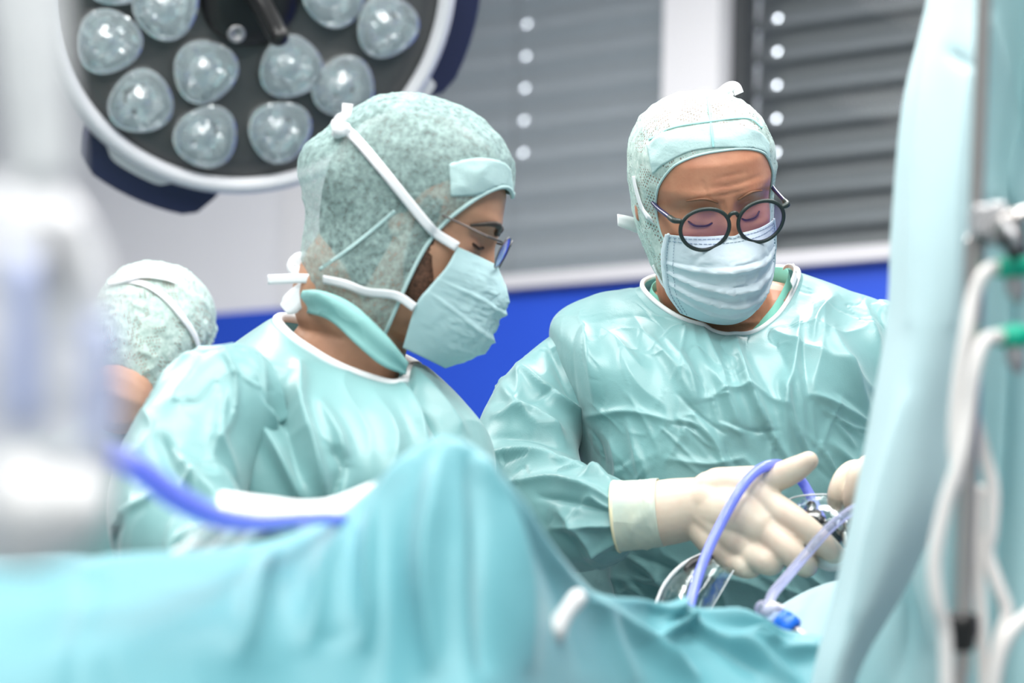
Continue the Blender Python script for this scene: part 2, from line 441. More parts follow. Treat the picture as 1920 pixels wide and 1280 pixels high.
def film(name, fac, rough, bump):
    m = bpy.data.materials.new(name); m.use_nodes = True
    nt = m.node_tree; nt.nodes.remove(nt.nodes['Principled BSDF']); L = nt.links
    gl = nt.nodes.new('ShaderNodeBsdfGlossy'); gl.inputs['Roughness'].default_value = rough; gl.inputs['Color'].default_value = (1, 1, 1, 1)
    tr = nt.nodes.new('ShaderNodeBsdfTransparent'); tr.inputs['Color'].default_value = (0.95, 0.98, 0.98, 1)
    fr = nt.nodes.new('ShaderNodeFresnel'); fr.inputs['IOR'].default_value = 1.3
    ma = nt.nodes.new('ShaderNodeMath'); ma.operation = 'MULTIPLY_ADD'; ma.inputs[1].default_value = 0.35; ma.inputs[2].default_value = fac; ma.use_clamp = True
    tc = nt.nodes.new('ShaderNodeTexCoord'); nz = nt.nodes.new('ShaderNodeTexNoise'); nz.inputs['Scale'].default_value = 40
    bp = nt.nodes.new('ShaderNodeBump'); bp.inputs['Strength'].default_value = bump; bp.inputs['Distance'].default_value = 0.01
    L.new(tc.outputs['Object'], nz.inputs['Vector']); L.new(nz.outputs['Fac'], bp.inputs['Height']); L.new(bp.outputs[0], gl.inputs['Normal'])
    mx = nt.nodes.new('ShaderNodeMixShader')
    L.new(fr.outputs[0], ma.inputs[0]); L.new(ma.outputs[0], mx.inputs[0]); L.new(tr.outputs[0], mx.inputs[1]); L.new(gl.outputs[0], mx.inputs[2])
    L.new(mx.outputs[0], nt.nodes['Material Output'].inputs['Surface'])
    return m
M['film'] = film('clear_film', 0.03, 0.16, 0.4)
M['film_edge'] = clear('film_fold', (0.9, 0.93, 0.94), 0.4, 0.2)
M['bag'] = clear('irrigation_bag_film', (0.92, 0.93, 0.95), 0.30, 0.2, bumps=(('ridged', 25, 0.5, 0.008),), tint=(0.92, 0.94, 1.0))
M['bag_print'] = mat('blue_print', (0.48, 0.55, 0.82), 0.5, 0.3)
M['white_plastic'] = mat('white_plastic', (0.82, 0.82, 0.82), 0.4, 0.4)
M['white_cloth'] = mat('white_cloth', (0.82, 0.84, 0.85), 0.8, 0.2, bumps=(('noise', 60, 0.4, 0.004),))
M['blue_ring'] = mat('blue_connector', (0.02, 0.16, 0.75), 0.35, 0.5)
M['stain'] = mat('pink_stain', (0.62, 0.30, 0.20), 0.4, 0.4)

# ------------------------------------------------------------------ room
W0 = P(1090, 1200, 6.0); W0[2] = 0

def wallhit(px, py):
    o = np.array(CAM); d = P(px, py, 1.0) - o
    t = ((W0 - o) @ WN) / (d @ WN)
    h = o + d * t
    return (h - W0) @ WT, h[2]

def WP(s, z, off=0.0):
    return W0 + WT * s + WN * off + np.array([0, 0, z])

def wbox(s0, s1, z0, z1, o0, o1):
    c = (WP(s0, z0, o0) + WP(s1, z1, o1)) / 2
    return box(c, (abs(s1 - s0), abs(o1 - o0), abs(z1 - z0)), (WT, WN, (0, 0, 1)))

S_R, S_L = -5.6, 3.0
s_pier_l = wallhit(1256, 60)[0]; s_pier_r = wallhit(1360, 60)[0]
s_w1 = wallhit(745, 200)[0]; s_w2 = s_pier_r - 1.9
z_sill = wallhit(1560, 475)[1]; z_blue = wallhit(1560, 499)[1]
z_top = 2.95
def struct(name, parts, m, label=None):
    V, Fc = join(*parts)
    o = mesh(name, V, Fc, m, smooth=False)
    tag(o, label, kind='structure'); return o
struct('wall_back', [wbox(S_R, S_L, 0, z_sill, -0.25, 0), wbox(S_R, S_L, z_top, CEIL, -0.25, 0),
                     wbox(s_w1, S_L, z_sill, z_top, -0.25, 0), wbox(S_R, s_w2, z_sill, z_top, -0.25, 0),
                     wbox(s_pier_r, s_pier_l, z_sill, z_top, -0.25, -0.02)], M['wall'], 'pale grey window wall of the operating room')
struct('trim_1', [wbox(S_R, S_L, 0, z_blue, 0.0, 0.012)], M['blue'], 'royal blue protective panel along the lower window wall')
struct('trim_2', [wbox(S_R, s_w1 + 0.06, z_blue, z_sill + 0.004, 0.0, 0.05)], M['sill'], 'light grey window sill strip above the blue panel')
struct('trim_3', [wbox(s_pier_r, s_pier_l, z_sill, z_top, -0.02, 0.03)], M['pier'], 'white upright post between the two windows')
sa = wallhit(590, 450)[0]; sb = wallhit(538, 450)[0]
struct('trim_4', [wbox(sa, sb, z_blue, CEIL, 0.0, 0.02)], M['pier'], 'pale upright strip on the wall left of the windows')
DEPTH = 7.2
def rbox(s0, s1, z0, z1, o0, o1): return wbox(s0, s1, z0, z1, o0, o1)
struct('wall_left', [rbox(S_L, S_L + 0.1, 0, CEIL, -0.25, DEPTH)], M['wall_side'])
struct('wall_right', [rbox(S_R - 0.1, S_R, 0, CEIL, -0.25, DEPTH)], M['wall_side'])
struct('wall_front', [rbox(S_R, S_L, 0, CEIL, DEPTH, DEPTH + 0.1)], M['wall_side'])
struct('floor', [rbox(S_R, S_L, -0.1, 0, -0.25, DEPTH)], M['floor'])
struct('ceiling', [rbox(S_R, S_L, CEIL, CEIL + 0.1, -0.25, DEPTH)], M['ceiling'])
pm = bpy.data.materials.new('lit_diffuser'); pm.use_nodes = True
pm.node_tree.nodes['Principled BSDF'].inputs['Emission Color'].default_value = (1, 0.98, 0.95, 1)
pm.node_tree.nodes['Principled BSDF'].inputs['Emission Strength'].default_value = 3.0
for i, (x, y, k) in enumerate(PANELS):
    c = np.array([x, y, CEIL - 0.0125])
    a = (WT, WN, np.array([0, 0, 1.0]))
    t = thing('ceiling_light', 'rectangular lit ceiling panel set into the white ceiling', 'ceiling light', (x, y, CEIL - 0.025), 'ceiling light panels')
    mesh('diffuser', *box(c, (PANEL_W, PANEL_L, 0.02), a), pm, t, smooth=False)
    fr = [box(c + a[0] * s * (PANEL_W / 2 + 0.015), (0.03, PANEL_L + 0.06, 0.025), a) for s in (-1, 1)] + \
         [box(c + a[1] * s * (PANEL_L / 2 + 0.015), (PANEL_W, 0.03, 0.025), a) for s in (-1, 1)]
    mesh('frame', *join(*fr), M['white_plastic'], t, smooth=False)

# windows and blinds
def window(n, s0, s1, pane, label):
    s0, s1 = min(s0, s1), max(s0, s1)
    t = thing('window_%d' % n, label, None, WP((s0 + s1) / 2, z_sill, -0.05)); t['kind'] = 'structure'
    fr = 0.035
    parts = [wbox(s0, s0 + fr, z_sill, z_top, -0.09, -0.03), wbox(s1 - fr, s1, z_sill, z_top, -0.09, -0.03),
             wbox(s0, s1, z_sill, z_sill + 0.015, -0.09, -0.03), wbox(s0, s1, z_top - fr, z_top, -0.09, -0.03)]
    mesh('window_frame', *join(*parts), M['gasket'] if n == 2 else M['slat'], t, smooth=False)
    mesh('pane', *wbox(s0 + fr, s1 - fr, z_sill + 0.015, z_top - fr, -0.065, -0.06), pane, t, smooth=False)
window(1, s_pier_l, s_w1, M['pane1'], 'wide window left of the white post, grey blind lowered outside')
window(2, s_w2, s_pier_r, M['pane2'], 'window right of the white post, dark blind lowered outside')

def blind(s0, s1, m, holes, pitch, zref, label, dz_tilt):
    s0, s1 = min(s0, s1) - 0.05, max(s0, s1) + 0.05
    t = thing('window_blind', label, 'blind', WP((s0 + s1) / 2, z_sill, -0.16))
    zref = zref + 0.016
    z0 = zref - math.ceil((zref - z_sill) / pitch + 1) * pitch
    cuts = [s0]
    for h in sorted(holes): cuts += [h - 0.006, h + 0.006]
    cuts.append(s1)
    # slat profile, seen in section: leans, with a rounded upper lip that catches the light
    prof = [(-0.050, 0.029), (-0.044, 0.028), (-0.034, 0.019), (-0.022, 0.009), (-0.010, 0.002), (-0.002, -0.002), (0.010, -0.004), (0.025, -0.006), (0.058, -0.008)]
    base = WP((s0 + s1) / 2, 0, -0.16)
    V = []
    for s in cuts:
        for dz, off in prof:
            V.append(WT * (s - (s0 + s1) / 2) + WN * off + np.array([0, 0, dz]))
    n = len(prof); Fc = []
    for i in range(len(cuts) - 1):
        for j in range(n - 1):
            if i % 2 == 1 and j == 3: continue
            Fc.append((i * n + j, (i + 1) * n + j, (i + 1) * n + j + 1, i * n + j + 1))
    me = bpy.data.meshes.new('blind_slat'); me.from_pydata([tuple(v) for v in V], [], Fc); me.update()
    me.polygons.foreach_set('use_smooth', [True] * len(me.polygons)); me.materials.append(m)
    Fs = Fc + [(i * n + 3, (i + 1) * n + 3, (i + 1) * n + 4, i * n + 4) for i in range(1, len(cuts) - 1, 2)]
    me0 = bpy.data.meshes.new('blind_slat'); me0.from_pydata([tuple(v) for v in V], [], Fs); me0.update()
    me0.polygons.foreach_set('use_smooth', [True] * len(me0.polygons)); me0.materials.append(m)
    k = 0
    while z0 + k * pitch < z_top + 0.05:
        o = bpy.data.objects.new('blind_slat', me if z0 + k * pitch > zref - 3.3 * pitch else me0); col.objects.link(o); o.parent = t
        o.location = (0, 0, z0 + k * pitch - z_sill); k += 1
    for h in holes:
        mesh('cord', *tube([WP(h + 0.014, z_sill - 0.05, -0.128), WP(h + 0.014, z_top, -0.128)], 0.002, 6, 4), M['gasket'], t)
h1, zh1 = wallhit(922, 82); h2, zh2 = wallhit(1397, 72)
pit1 = (wallhit(924, 21)[1] - wallhit(919, 205)[1]) / 3
pit2 = (wallhit(1400, 7)[1] - wallhit(1396, 135)[1]) / 2
blind(s_pier_l, s_w1, M['slat'], [h1], pit1, zh1, 'grey slatted blind outside the left window, cord holes glowing', 0)
blind(s_w2, s_pier_r, M['slat_dark'], [h2], pit2, zh2, 'dark grey slatted blind outside the right window behind the surgeon', 0)

# ------------------------------------------------------------------ surgical lamp
LC = P(474, -18, 3.9)
tilt_dir = (CX * 0.55 - CY * 0.62)                       # leans down to the right
ln = CZ * 0.86 + tilt_dir / np.linalg.norm(tilt_dir) * 0.50
ln /= np.linalg.norm(ln)
lu = np.cross(CY, ln); lu /= np.linalg.norm(lu); lv = np.cross(ln, lu)
def lamp_at(px, py, off=0.0):
    o = np.array(CAM); d = P(px, py, 1.0) - o
    t = ((LC + ln * off - o) @ ln) / (d @ ln); return o + d * t
lamp = thing('surgical_lamp', 'large round surgical lamp with clear reflector pods and grey rim', 'surgical lamp', LC)
RL = 0.318
mesh('lamp_face', *lathe(LC, ln, [(0.0, 0.0), (0.0, 0.15), (0.002, RL * 0.9), (0.004, RL + 0.004), (-0.03, RL + 0.006), (-0.09, RL * 0.75), (-0.10, 0.0)], 72), M['dark_plate'], lamp)
mesh('rim', *lathe(LC, ln, [(0.002, RL), (0.016, RL + 0.004), (0.020, RL + 0.014), (0.015, RL + 0.024), (0.002, RL + 0.030), (-0.030, RL + 0.034), (-0.05, RL + 0.02), (-0.06, RL - 0.02)], 96), M['lamp_rim'], lamp)
hub = lamp_at(468, -6)
mesh('handle_hub', *lathe(hub, ln, [(0.0, 0.082), (0.012, 0.080), (0.020, 0.074), (0.024, 0.05), (0.025, 0.0)], 48), M['black'], lamp)
hb = lamp_at(452, -60, 0.03)
mesh('handle', *tube([hb, hb * 0.45 + lamp_at(520, 60, 0.13) * 0.55, lamp_at(522, 68, 0.15)], [0.024, 0.018, 0.0165], 20), M['black'], lamp)
mesh('lock_knob', *lathe(lamp_at(442, 62, 0.018), ln, [(0, 0.015), (0.008, 0.0145), (0.009, 0.010), (0.005, 0.008), (0.005, 0.0)], 20), M['steel_grey'], lamp)
pods = [(199, 72), (307, 8), (260, 185), (380, 128), (382, 250), (540, 120), (520, 240), (640, 158), (720, 44), (622, -14), (215, -55), (810, -70), (330, -110), (680, -140), (480, -170), (560, -250), (400, -260)]
th = np.linspace(0, 2 * np.pi, 48, endpoint=False)
def trefoil(rad, ph): return rad * (1 + 0.05 * np.cos(3 * (th + ph)))
def podmesh(kind, ph):
    Vs = []
    if kind == 'cup':
        for h, k in [(0.003, 1.0), (0.020, 1.0), (0.021, 0.95), (0.013, 0.86), (0.008, 0.72), (0.004, 0.56), (0.002, 0.42), (0.006, 0.30), (0.011, 0.20), (0.016, 0.12), (0.017, 0.01)]:
            inside = 0.05 < k < 0.9
            r = trefoil(0.053, ph) * k
            cell = np.repeat(rng.uniform(-1, 1, 12), 4) + 0.4 * np.repeat(rng.uniform(-1, 1, 24), 2)
            hh = h + (0.0020 * cell if inside else 0)
            Vs.append(np.stack([r * np.cos(th), r * np.sin(th), np.broadcast_to(hh, th.shape)], 1))
    else:
        for h, k in [(0.014, 0.99), (0.021, 0.97), (0.027, 0.85), (0.031, 0.6), (0.033, 0.3), (0.0335, 0.01)]:
            r = trefoil(0.052, ph) * k
            Vs.append(np.stack([r * np.cos(th), r * np.sin(th), np.full(48, h)], 1))
    V = np.vstack(Vs); return V, grid_faces(48, len(Vs), cu=True)
for k, (a, b) in enumerate(pods):
    c = lamp_at(a, b)
    if np.linalg.norm(c - LC) > RL - 0.03: continue
    ph = k * 1.3
    X = np.stack([lu, lv, ln])
    V, Fc = podmesh('cup', ph); po = mesh('light_pod', V @ X + c, Fc, M['reflector'], lamp, smooth=False)
    V, Fc = podmesh('dome', ph); mesh('pod_lens', V @ X + c, Fc, M['dome'], po)
def rimpt(ang, rr, off): return LC + (lu * math.cos(ang) + lv * math.sin(ang)) * rr + ln * off
def bracket(a0, a1, name, m, r0, r1, o0, o1, peak=0.0):
    n = 16; V = []
    for i in range(n):
        f = i / (n - 1); a = a0 + (a1 - a0) * f
        g = min(1, min(f, 1 - f) / 0.22) ** 0.8
        ro = r0 + (r1 - r0) * g
        V += [rimpt(a, r0, o0), rimpt(a, ro, o0), rimpt(a, ro, o1), rimpt(a, r0, o1)]
    Fc = grid_faces(4, n, cu=True) + [(3, 2, 1, 0), tuple(4 * (n - 1) + q for q in range(4))]
    return bevel(mesh(name, V, Fc, m, lamp, smooth=False), 0.004)
bracket(R(-139), R(-87), 'lamp_bracket', M['lamp_navy'], RL - 0.02, RL + 0.085, -0.075, -0.022)
bracket(R(-38), R(28), 'lamp_bracket', M['lamp_navy'], RL - 0.02, RL + 0.085, -0.075, -0.022)
bracket(R(-130), R(-104), 'bracket_strip', M['white_plastic'], RL + 0.02, RL + 0.045, -0.03, -0.012)
bracket(R(-30), R(-22), 'bracket_strip', M['white_plastic'], RL + 0.02, RL + 0.05, -0.03, -0.005)
bk = LC - ln * 0.10
mesh('suspension_arm', *tube([bk + ln * 0.02, bk - ln * 0.12, bk - ln * 0.16 + np.array([0, 0.03, 0.2]), bk + np.array([0.0, 0.35, 0.6]), np.array([bk[0], bk[1] + 0.35, CEIL])], [0.05, 0.045, 0.035, 0.035, 0.05], 16, 30), M['lamp_rim'], lamp)

# ------------------------------------------------------------------ people
HZ = np.array([-.130, -.122, -.106, -.085, -.06, -.03, 0, .03, .06, .085, .100, .112, .118])
HW = np.array([.018, .036, .048, .058, .066, .071, .074, .077, .075, .066, .053, .032, .003])
HF = np.array([.068, .086, .092, .092, .090, .087, .087, .096, .091, .076, .058, .034, .003])
HB = np.array([-.02, -.03, -.045, -.065, -.083, -.094, -.101, -.104, -.098, -.082, -.065, -.040, -.003])

def head_R(D):
    lo = np.full(len(D), 0.005); hi = np.full(len(D), 0.2)
    for _ in range(26):
        mid = (lo + hi) / 2; p = D * mid[:, None]; z = p[:, 2]
        ww = np.interp(z, HZ, HW); f = np.interp(z, HZ, HF); b = np.interp(z, HZ, HB)
        v = np.abs(p[:, 0] / ww) ** 2.25 + np.abs((p[:, 1] - (f + b) / 2) / ((f - b) / 2)) ** 2.25
        ins = (v < 1) & (z > HZ[0]) & (z < HZ[-1])
        lo = np.where(ins, mid, lo); hi = np.where(ins, hi, mid)
    return (lo + hi) / 2

def g2(x, z, cx, cz, sx, sz): return np.exp(-((x - cx) / sx) ** 2 - ((z - cz) / sz) ** 2)

def face_feat(p):
    x, y, z = p[:, 0], p[:, 1], p[:, 2]
    ax = np.abs(x); fr = (y > 0.02)
    d = np.zeros(len(p))
    t = ((0.018 - z) / 0.062).clip(0, 1)
    nose = np.where((z < 0.03), 1, 0) * np.exp(-(x / (0.0095 + 0.006 * t)) ** 2) * np.where(z > -0.044, 0.006 + 0.024 * t ** 1.2, 0.030 * np.exp(-((z + 0.044) / 0.008) ** 2)) * np.exp(-np.maximum(z - 0.012, 0) ** 2 / 0.010 ** 2)
    d += nose
    d += -0.0095 * g2(ax, z, 0.031, 0.004, 0.017, 0.012)
    d += 0.0075 * g2(ax, z, 0.033, -0.001, 0.0125, 0.0085)
    d += -0.0018 * g2(ax, z, 0.033, 0.0095, 0.015, 0.0022)
    d += -0.0015 * g2(ax, z, 0.033, -0.013, 0.014, 0.002)
    d += 0.0045 * g2(ax, z, 0.028, 0.023, 0.020, 0.008)
    d += 0.004 * g2(ax, z, 0.052, -0.022, 0.018, 0.014)
    d += 0.005 * g2(x, z, 0, -0.072, 0.022, 0.010) + 0.006 * g2(x, z, 0, -0.106, 0.02, 0.012)
    d += -0.003 * g2(x, z, 0, -0.088, 0.02, 0.005)
    return d * fr

class Head:
    def __init__(s, px, py, d, yaw, pitch, roll, scale):
        y, p, r = R(yaw), R(pitch), R(roll)
        f = CX * math.sin(y) * math.cos(p) - CY * math.sin(p) + CZ * math.cos(y) * math.cos(p)
        x = CX * -math.cos(y) + CZ * math.sin(y)
        up = np.cross(x, f)
        # roll about the line of sight
        k = CZ
        rot = lambda v: v * math.cos(r) + np.cross(k, v) * math.sin(r) + k * (k @ v) * (1 - math.cos(r))
        s.x, s.f, s.u = rot(x), rot(f), rot(up)
        s.o = P(px, py, d); s.s = scale
    def w(s, p):
        p = np.atleast_2d(p) * s.s
        return s.o + p[:, :1] * s.x + p[:, 1:2] * s.f + p[:, 2:3] * s.u
    def loc(s, v):
        q = (np.atleast_2d(v) - s.o) / s.s
        return np.stack([q @ s.x, q @ s.f, q @ s.u], 1)

def dirs_polar(axis, up, rho, alpha):
    a = np.asarray(axis, float); a /= np.linalg.norm(a)
    u = np.asarray(up, float); u -= a * (u @ a); u /= np.linalg.norm(u); v = np.cross(u, a)
    return np.cos(rho)[:, None] * a + np.sin(rho)[:, None] * (np.cos(alpha)[:, None] * u + np.sin(alpha)[:, None] * v)

def head_base(n1=120, n2=110):
    az = np.linspace(0, 2 * np.pi, n1, endpoint=False); el = np.linspace(-np.pi / 2 + 0.02, np.pi / 2 - 0.02, n2)
    A, E = np.meshgrid(az, el)
    D = np.stack([np.cos(E) * np.sin(A), np.cos(E) * np.cos(A), np.sin(E)], -1).reshape(-1, 3)
    p = D * head_R(D)[:, None]
    p = p + D * face_feat(p)[:, None]
    Fc = grid_faces(n1, n2, cu=True)
    Fc.append(tuple(range(n1))[::-1]); Fc.append(tuple((n2 - 1) * n1 + i for i in range(n1)))
    return p, Fc

def ellipsoid(c, r, n=24):
    a = np.linspace(0, 2 * np.pi, n, endpoint=False); e = np.linspace(-1.5, 1.5, n // 2)
    A, E = np.meshgrid(a, e)
    V = np.stack([np.cos(E) * np.cos(A) * r[0], np.cos(E) * np.sin(A) * r[1], np.sin(E) * r[2]], -1).reshape(-1, 3) + np.asarray(c)
    Fc = grid_faces(n, n // 2, cu=True); Fc.append(tuple(range(n))[::-1]); Fc.append(tuple((n // 2 - 1) * n + i for i in range(n)))
    return V, Fc

def ring(pts, n=128): return cr([P(*p) for p in pts], n, closed=True)

def garment(rows, nu=256, nv=220, bottom=None):
    "lofted cloth body from control loops, then free of folds"
    G = np.array([ring(r, nu) for r in rows])
    if bottom is not None:
        last = G[-1].copy(); last = last.mean(0) + (last - last.mean(0)) * 1.08; last[:, 2] = bottom; G = np.concatenate([G, last[None]])
    K = len(G)
    n = nv
    V = catrows(G, n)
    return V.reshape(-1, 3), grid_faces(nu, n, cu=True)

def outward(V, N, c=None):
    c = V.mean(0) if c is None else c
    return N if ((V - c) * N).sum() > 0 else -N

def crumple(V, N, amp, scale, seed, stretch=(1, 1, 1)):
    p = V * scale * np.array(stretch)
    warp = np.stack([noise(p * 0.7, seed + 5), noise(p * 0.7, seed + 6), noise(p * 0.7, seed + 7)], 1)
    return V + N * (amp * ridged(p + warp * 0.8, seed))[:, None]

def creases(V, N, amp, scale, seed, stretch=(1, 1, 1), width=0.07, soft=0.0):
    "sparse sharp creases in smooth cloth, plus a slow swell"
    p = V * scale * np.array(stretch)
    warp = np.stack([noise(p * 0.6, seed + 5), noise(p * 0.6, seed + 6), noise(p * 0.6, seed + 7)], 1)
    p = p + warp * 0.9
    n1 = noise(p, seed)
    m = ((noise(p * 0.55, seed + 9) + 0.25) * 2).clip(0, 1)
    D = amp * np.exp(-(np.abs(n1) / width)) * m * np.sign(noise(p * 0.4, seed + 13) + 0.25)
    return V + N * (D + soft * noise(p * 0.5, seed + 21))[:, None]

def random_folds(n, box_, ang, spread, amp, wd, seed, length=(60, 150)):
    r = random.Random(seed); out = []
    for _ in range(n):
        x, y = r.uniform(box_[0], box_[2]), r.uniform(box_[1], box_[3])
        a = R(ang + r.gauss(0, spread)); L_ = r.uniform(*length); b = r.gauss(0, 0.25)
        pts = []
        for k in (-0.5, -0.17, 0.17, 0.5):
            pts.append((x + L_ * k * math.cos(a + b * k), y + L_ * k * math.sin(a + b * k)))
        out.append((pts, amp * r.uniform(0.5, 1.2) * r.choice((1, 1, -1)), wd * r.uniform(0.6, 1.5)))
    return out

def cap_hood(H, rim, off, nu=200, nv=110, seed=0, wr=0.0022, puff=None, axis=(0, 1, 0.02)):
    "hood: from the rim around the face back over the head"
    al = np.linspace(0, 2 * np.pi, nu, endpoint=False)
    rho = cr(np.array(rim)[:, None], nu, closed=True)[:, 0]
    S = np.linspace(0, 1, nv) ** 0.9
    RR = np.radians(rho)[None] + S[:, None] * (np.pi - 0.02 - np.radians(rho)[None])
    D = dirs_polar(axis, (0, 0, 1), RR.ravel(), np.tile(al, nv))
    r = head_R(D)
    o = off * (0.25 + 0.75 * np.minimum(1, S / 0.10))[:, None].repeat(nu, 1).ravel()
    if puff: o = o + puff(D, S.repeat(nu))
    p = D * (r + o)[:, None]
    e = np.minimum(1, S / 0.08).repeat(nu)
    p = p + D * (wr * e * ridged(p * np.array([42, 42, 30.0]), seed))[:, None]
    Fc = grid_faces(nu, nv, cu=True)
    return p, Fc, p[:nu].copy()

o_depth = [3.0]
def on_surface(bvh, px, py, lift=0.002):
    o = Vector(CAM); d = Vector(P(px, py, 1.0)) - o; d.normalize()
    h = bvh.ray_cast(o, d)
    if h[0] is None:                          # just past the outline: take the nearest point of the surface
        h = bvh.find_nearest(o + d * o_depth[0])
    n = h[1]
    if n.dot(d) > 0: n = -n
    return np.array(h[0] + n * lift), np.array(n)

def ribbon(name, pts, nrm, width, m, parent, n=40, thick=0.0008):
    pts = cr(pts, n); nrm = cr(nrm, n); nrm /= np.linalg.norm(nrm, axis=1)[:, None]
    T = np.gradient(pts, axis=0); T /= np.linalg.norm(T, axis=1)[:, None]
    B = np.cross(T, nrm); B /= np.linalg.norm(B, axis=1)[:, None]
    wd = np.full(n, width) if np.isscalar(width) else cr(np.array(width)[:, None], n)[:, 0]
    V = np.stack([pts + B * wd[:, None] * k for k in (-0.5, -0.17, 0.17, 0.5)], 1).reshape(-1, 3)
    o = mesh(name, V, grid_faces(4, n), m, parent)
    return solidify(o, thick, 0)

def ribbon_px(name, bvh, pix, width, m, parent, lift=0.003, n=40, extra=()):
    ps, ns = [], []
    for q in pix:
        if len(q) == 3:                      # free end hanging in the air
            ps.append(P(*q)); ns.append(CZ)
        else:
            p, nn = on_surface(bvh, q[0], q[1], lift)
            if p is None: continue
            ps.append(p); ns.append(nn)
    return ribbon(name, ps, ns, width, m, parent, n)

def mask_mesh(H, center, edge, pleats, bumpy, seed, nu=90, nv=110, nose_cut=0.0):
    u = np.linspace(-1, 1, nu); v = np.linspace(0, 1, nv)
    C = cr(np.array(center), nv); E = cr(np.array(edge), nv)
    U, Vv = np.meshgrid(u, v); au = np.abs(U)
    x = E[:, 0][:, None] * U
    y = C[:, 0][:, None] - (C[:, 0] - E[:, 1])[:, None] * au ** 2.1
    z = C[:, 1][:, None] + (E[:, 2] - C[:, 1])[:, None] * au ** 1.6
    p = np.stack([x, y, z], -1).reshape(-1, 3)
    r = np.linalg.norm(p, axis=1); D = p / r[:, None]
    hr = head_R(D); base = D * hr[:, None]; hr = hr + face_feat(base) + 0.0035
    r = np.maximum(r, hr)
    fade = (1 - au ** 3).ravel(); vv = Vv.ravel(); uu = U.ravel()
    for c, a, tilt in pleats:
        s = (vv - c - tilt * uu ** 2 - 0.022 * noise(np.stack([uu * 2.2 + c * 40, 0 * uu + 0.3, 0 * uu + 0.7], 1), seed)) / 0.05
        r = r + a * fade * np.where(s > 0, np.exp(-s * 1.3), np.exp(s * 9))
    p = D * r[:, None]
    p = p + D * (bumpy * fade * ridged(p * np.array([55, 55, 75.0]), seed) * np.sin(np.pi * vv).clip(0, 1))[:, None]
    uv = np.stack([(uu + 1) / 2, vv], 1)
    return H.w(p), grid_faces(nu, nv), uv

def torso_leg(t, cx, cy, ztop, m, yaw=0.0):
    for s in (-1, 1):
        x = cx + 0.10 * s * math.cos(yaw); y = cy + 0.10 * s * math.sin(yaw)
        mesh('trouser_leg', *tube([(x, y, ztop), (x, y, 0.5), (x, y, 0.09)], [0.095, 0.075, 0.07], 20, 14), m, t)
        fx, fy = math.sin(yaw), -math.cos(yaw)
        mesh('shoe', *join(tube([(x - fx * 0.06, y - fy * 0.06, 0.045), (x + fx * 0.06, y + fy * 0.06, 0.045), (x + fx * 0.17, y + fy * 0.17, 0.036)], [0.044, 0.044, 0.035], 16, 12)), M['white_plastic'], t)

# ============ surgeon facing us
H = HS = Head(1320, 366, 3.0, 11, 20, 8.5, 1.06)
base = P(1370, 900, 3.1); base[2] = 0
t = surgeon = thing('person', 'surgeon facing us in turquoise gown, dark round glasses and pale blue mask', 'person', base)
hv, hf = head_base()
neck = [H.w([[0, -0.02, -0.05]])[0], H.w([[0, -0.03, -0.12]])[0], P(1352, 585, 3.09), P(1352, 660, 3.11), P(1360, 760, 3.12)]
arm_r = [P(1090, 660, 3.12), P(1020, 760, 3.1), P(985, 890, 2.98), P(1080, 960, 2.88), P(1230, 962, 2.775)]
arm_l = [P(1660, 640, 3.14), P(1740, 780, 3.12), P(1790, 920, 3.0), P(1720, 945, 2.87), P(1665, 930, 2.80)]
bparts = [(H.w(hv), hf), tube(neck, [0.052, 0.058, 0.068, 0.085, 0.10], 32, 40),
          tube([P(1100, 668, 3.13), P(1230, 635, 3.12), P(1360, 625, 3.12), P(1500, 625, 3.12), P(1650, 650, 3.14)], [0.045, 0.06, 0.075, 0.06, 0.045], 24, 30),
          tube([P(1360, 700, 3.11), P(1370, 900, 3.1), P(1370, 1200, 3.1), np.array([P(1370, 1200, 3.1)[0], 3.1, 0.75])], [0.105, 0.12, 0.125, 0.12], 32, 30)]
for s in (-1, 1):     # ears under the hood
    bparts.append(ellipsoid(H.w([[s * 0.076, -0.012, 0.0]])[0], (0.006, 0.016, 0.026)))
bV, bF = remeshed(*join(*bparts), 0.0026, 2)
bN = vnormals(bV, bF)
# forehead lines, frown and neck creases
bV = folds(bV, outward(bV, bN), [
    ([(1300, 372), (1345, 368), (1390, 358), (1432, 345)], -0.0016, 2.2), ([(1330, 352), (1380, 345), (1425, 330)], -0.0014, 2.2), ([(1340, 335), (1400, 322)], -0.0010, 2.2),
    ([(1357, 378), (1360, 402)], -0.0028, 2.8), ([(1318, 340), (1333, 392)], -0.0018, 2.2), ([(1345, 386), (1350, 404)], -0.0012, 2.0),
    ([(1300, 612), (1350, 622), (1400, 618), (1450, 600)], -0.004, 4), ([(1330, 640), (1390, 632), (1440, 615)], -0.003, 3.5),
    ([(1290, 600), (1350, 609), (1420, 604)], 0.005, 6)])
mesh('body', bV, bF, M['skin_s'], t)
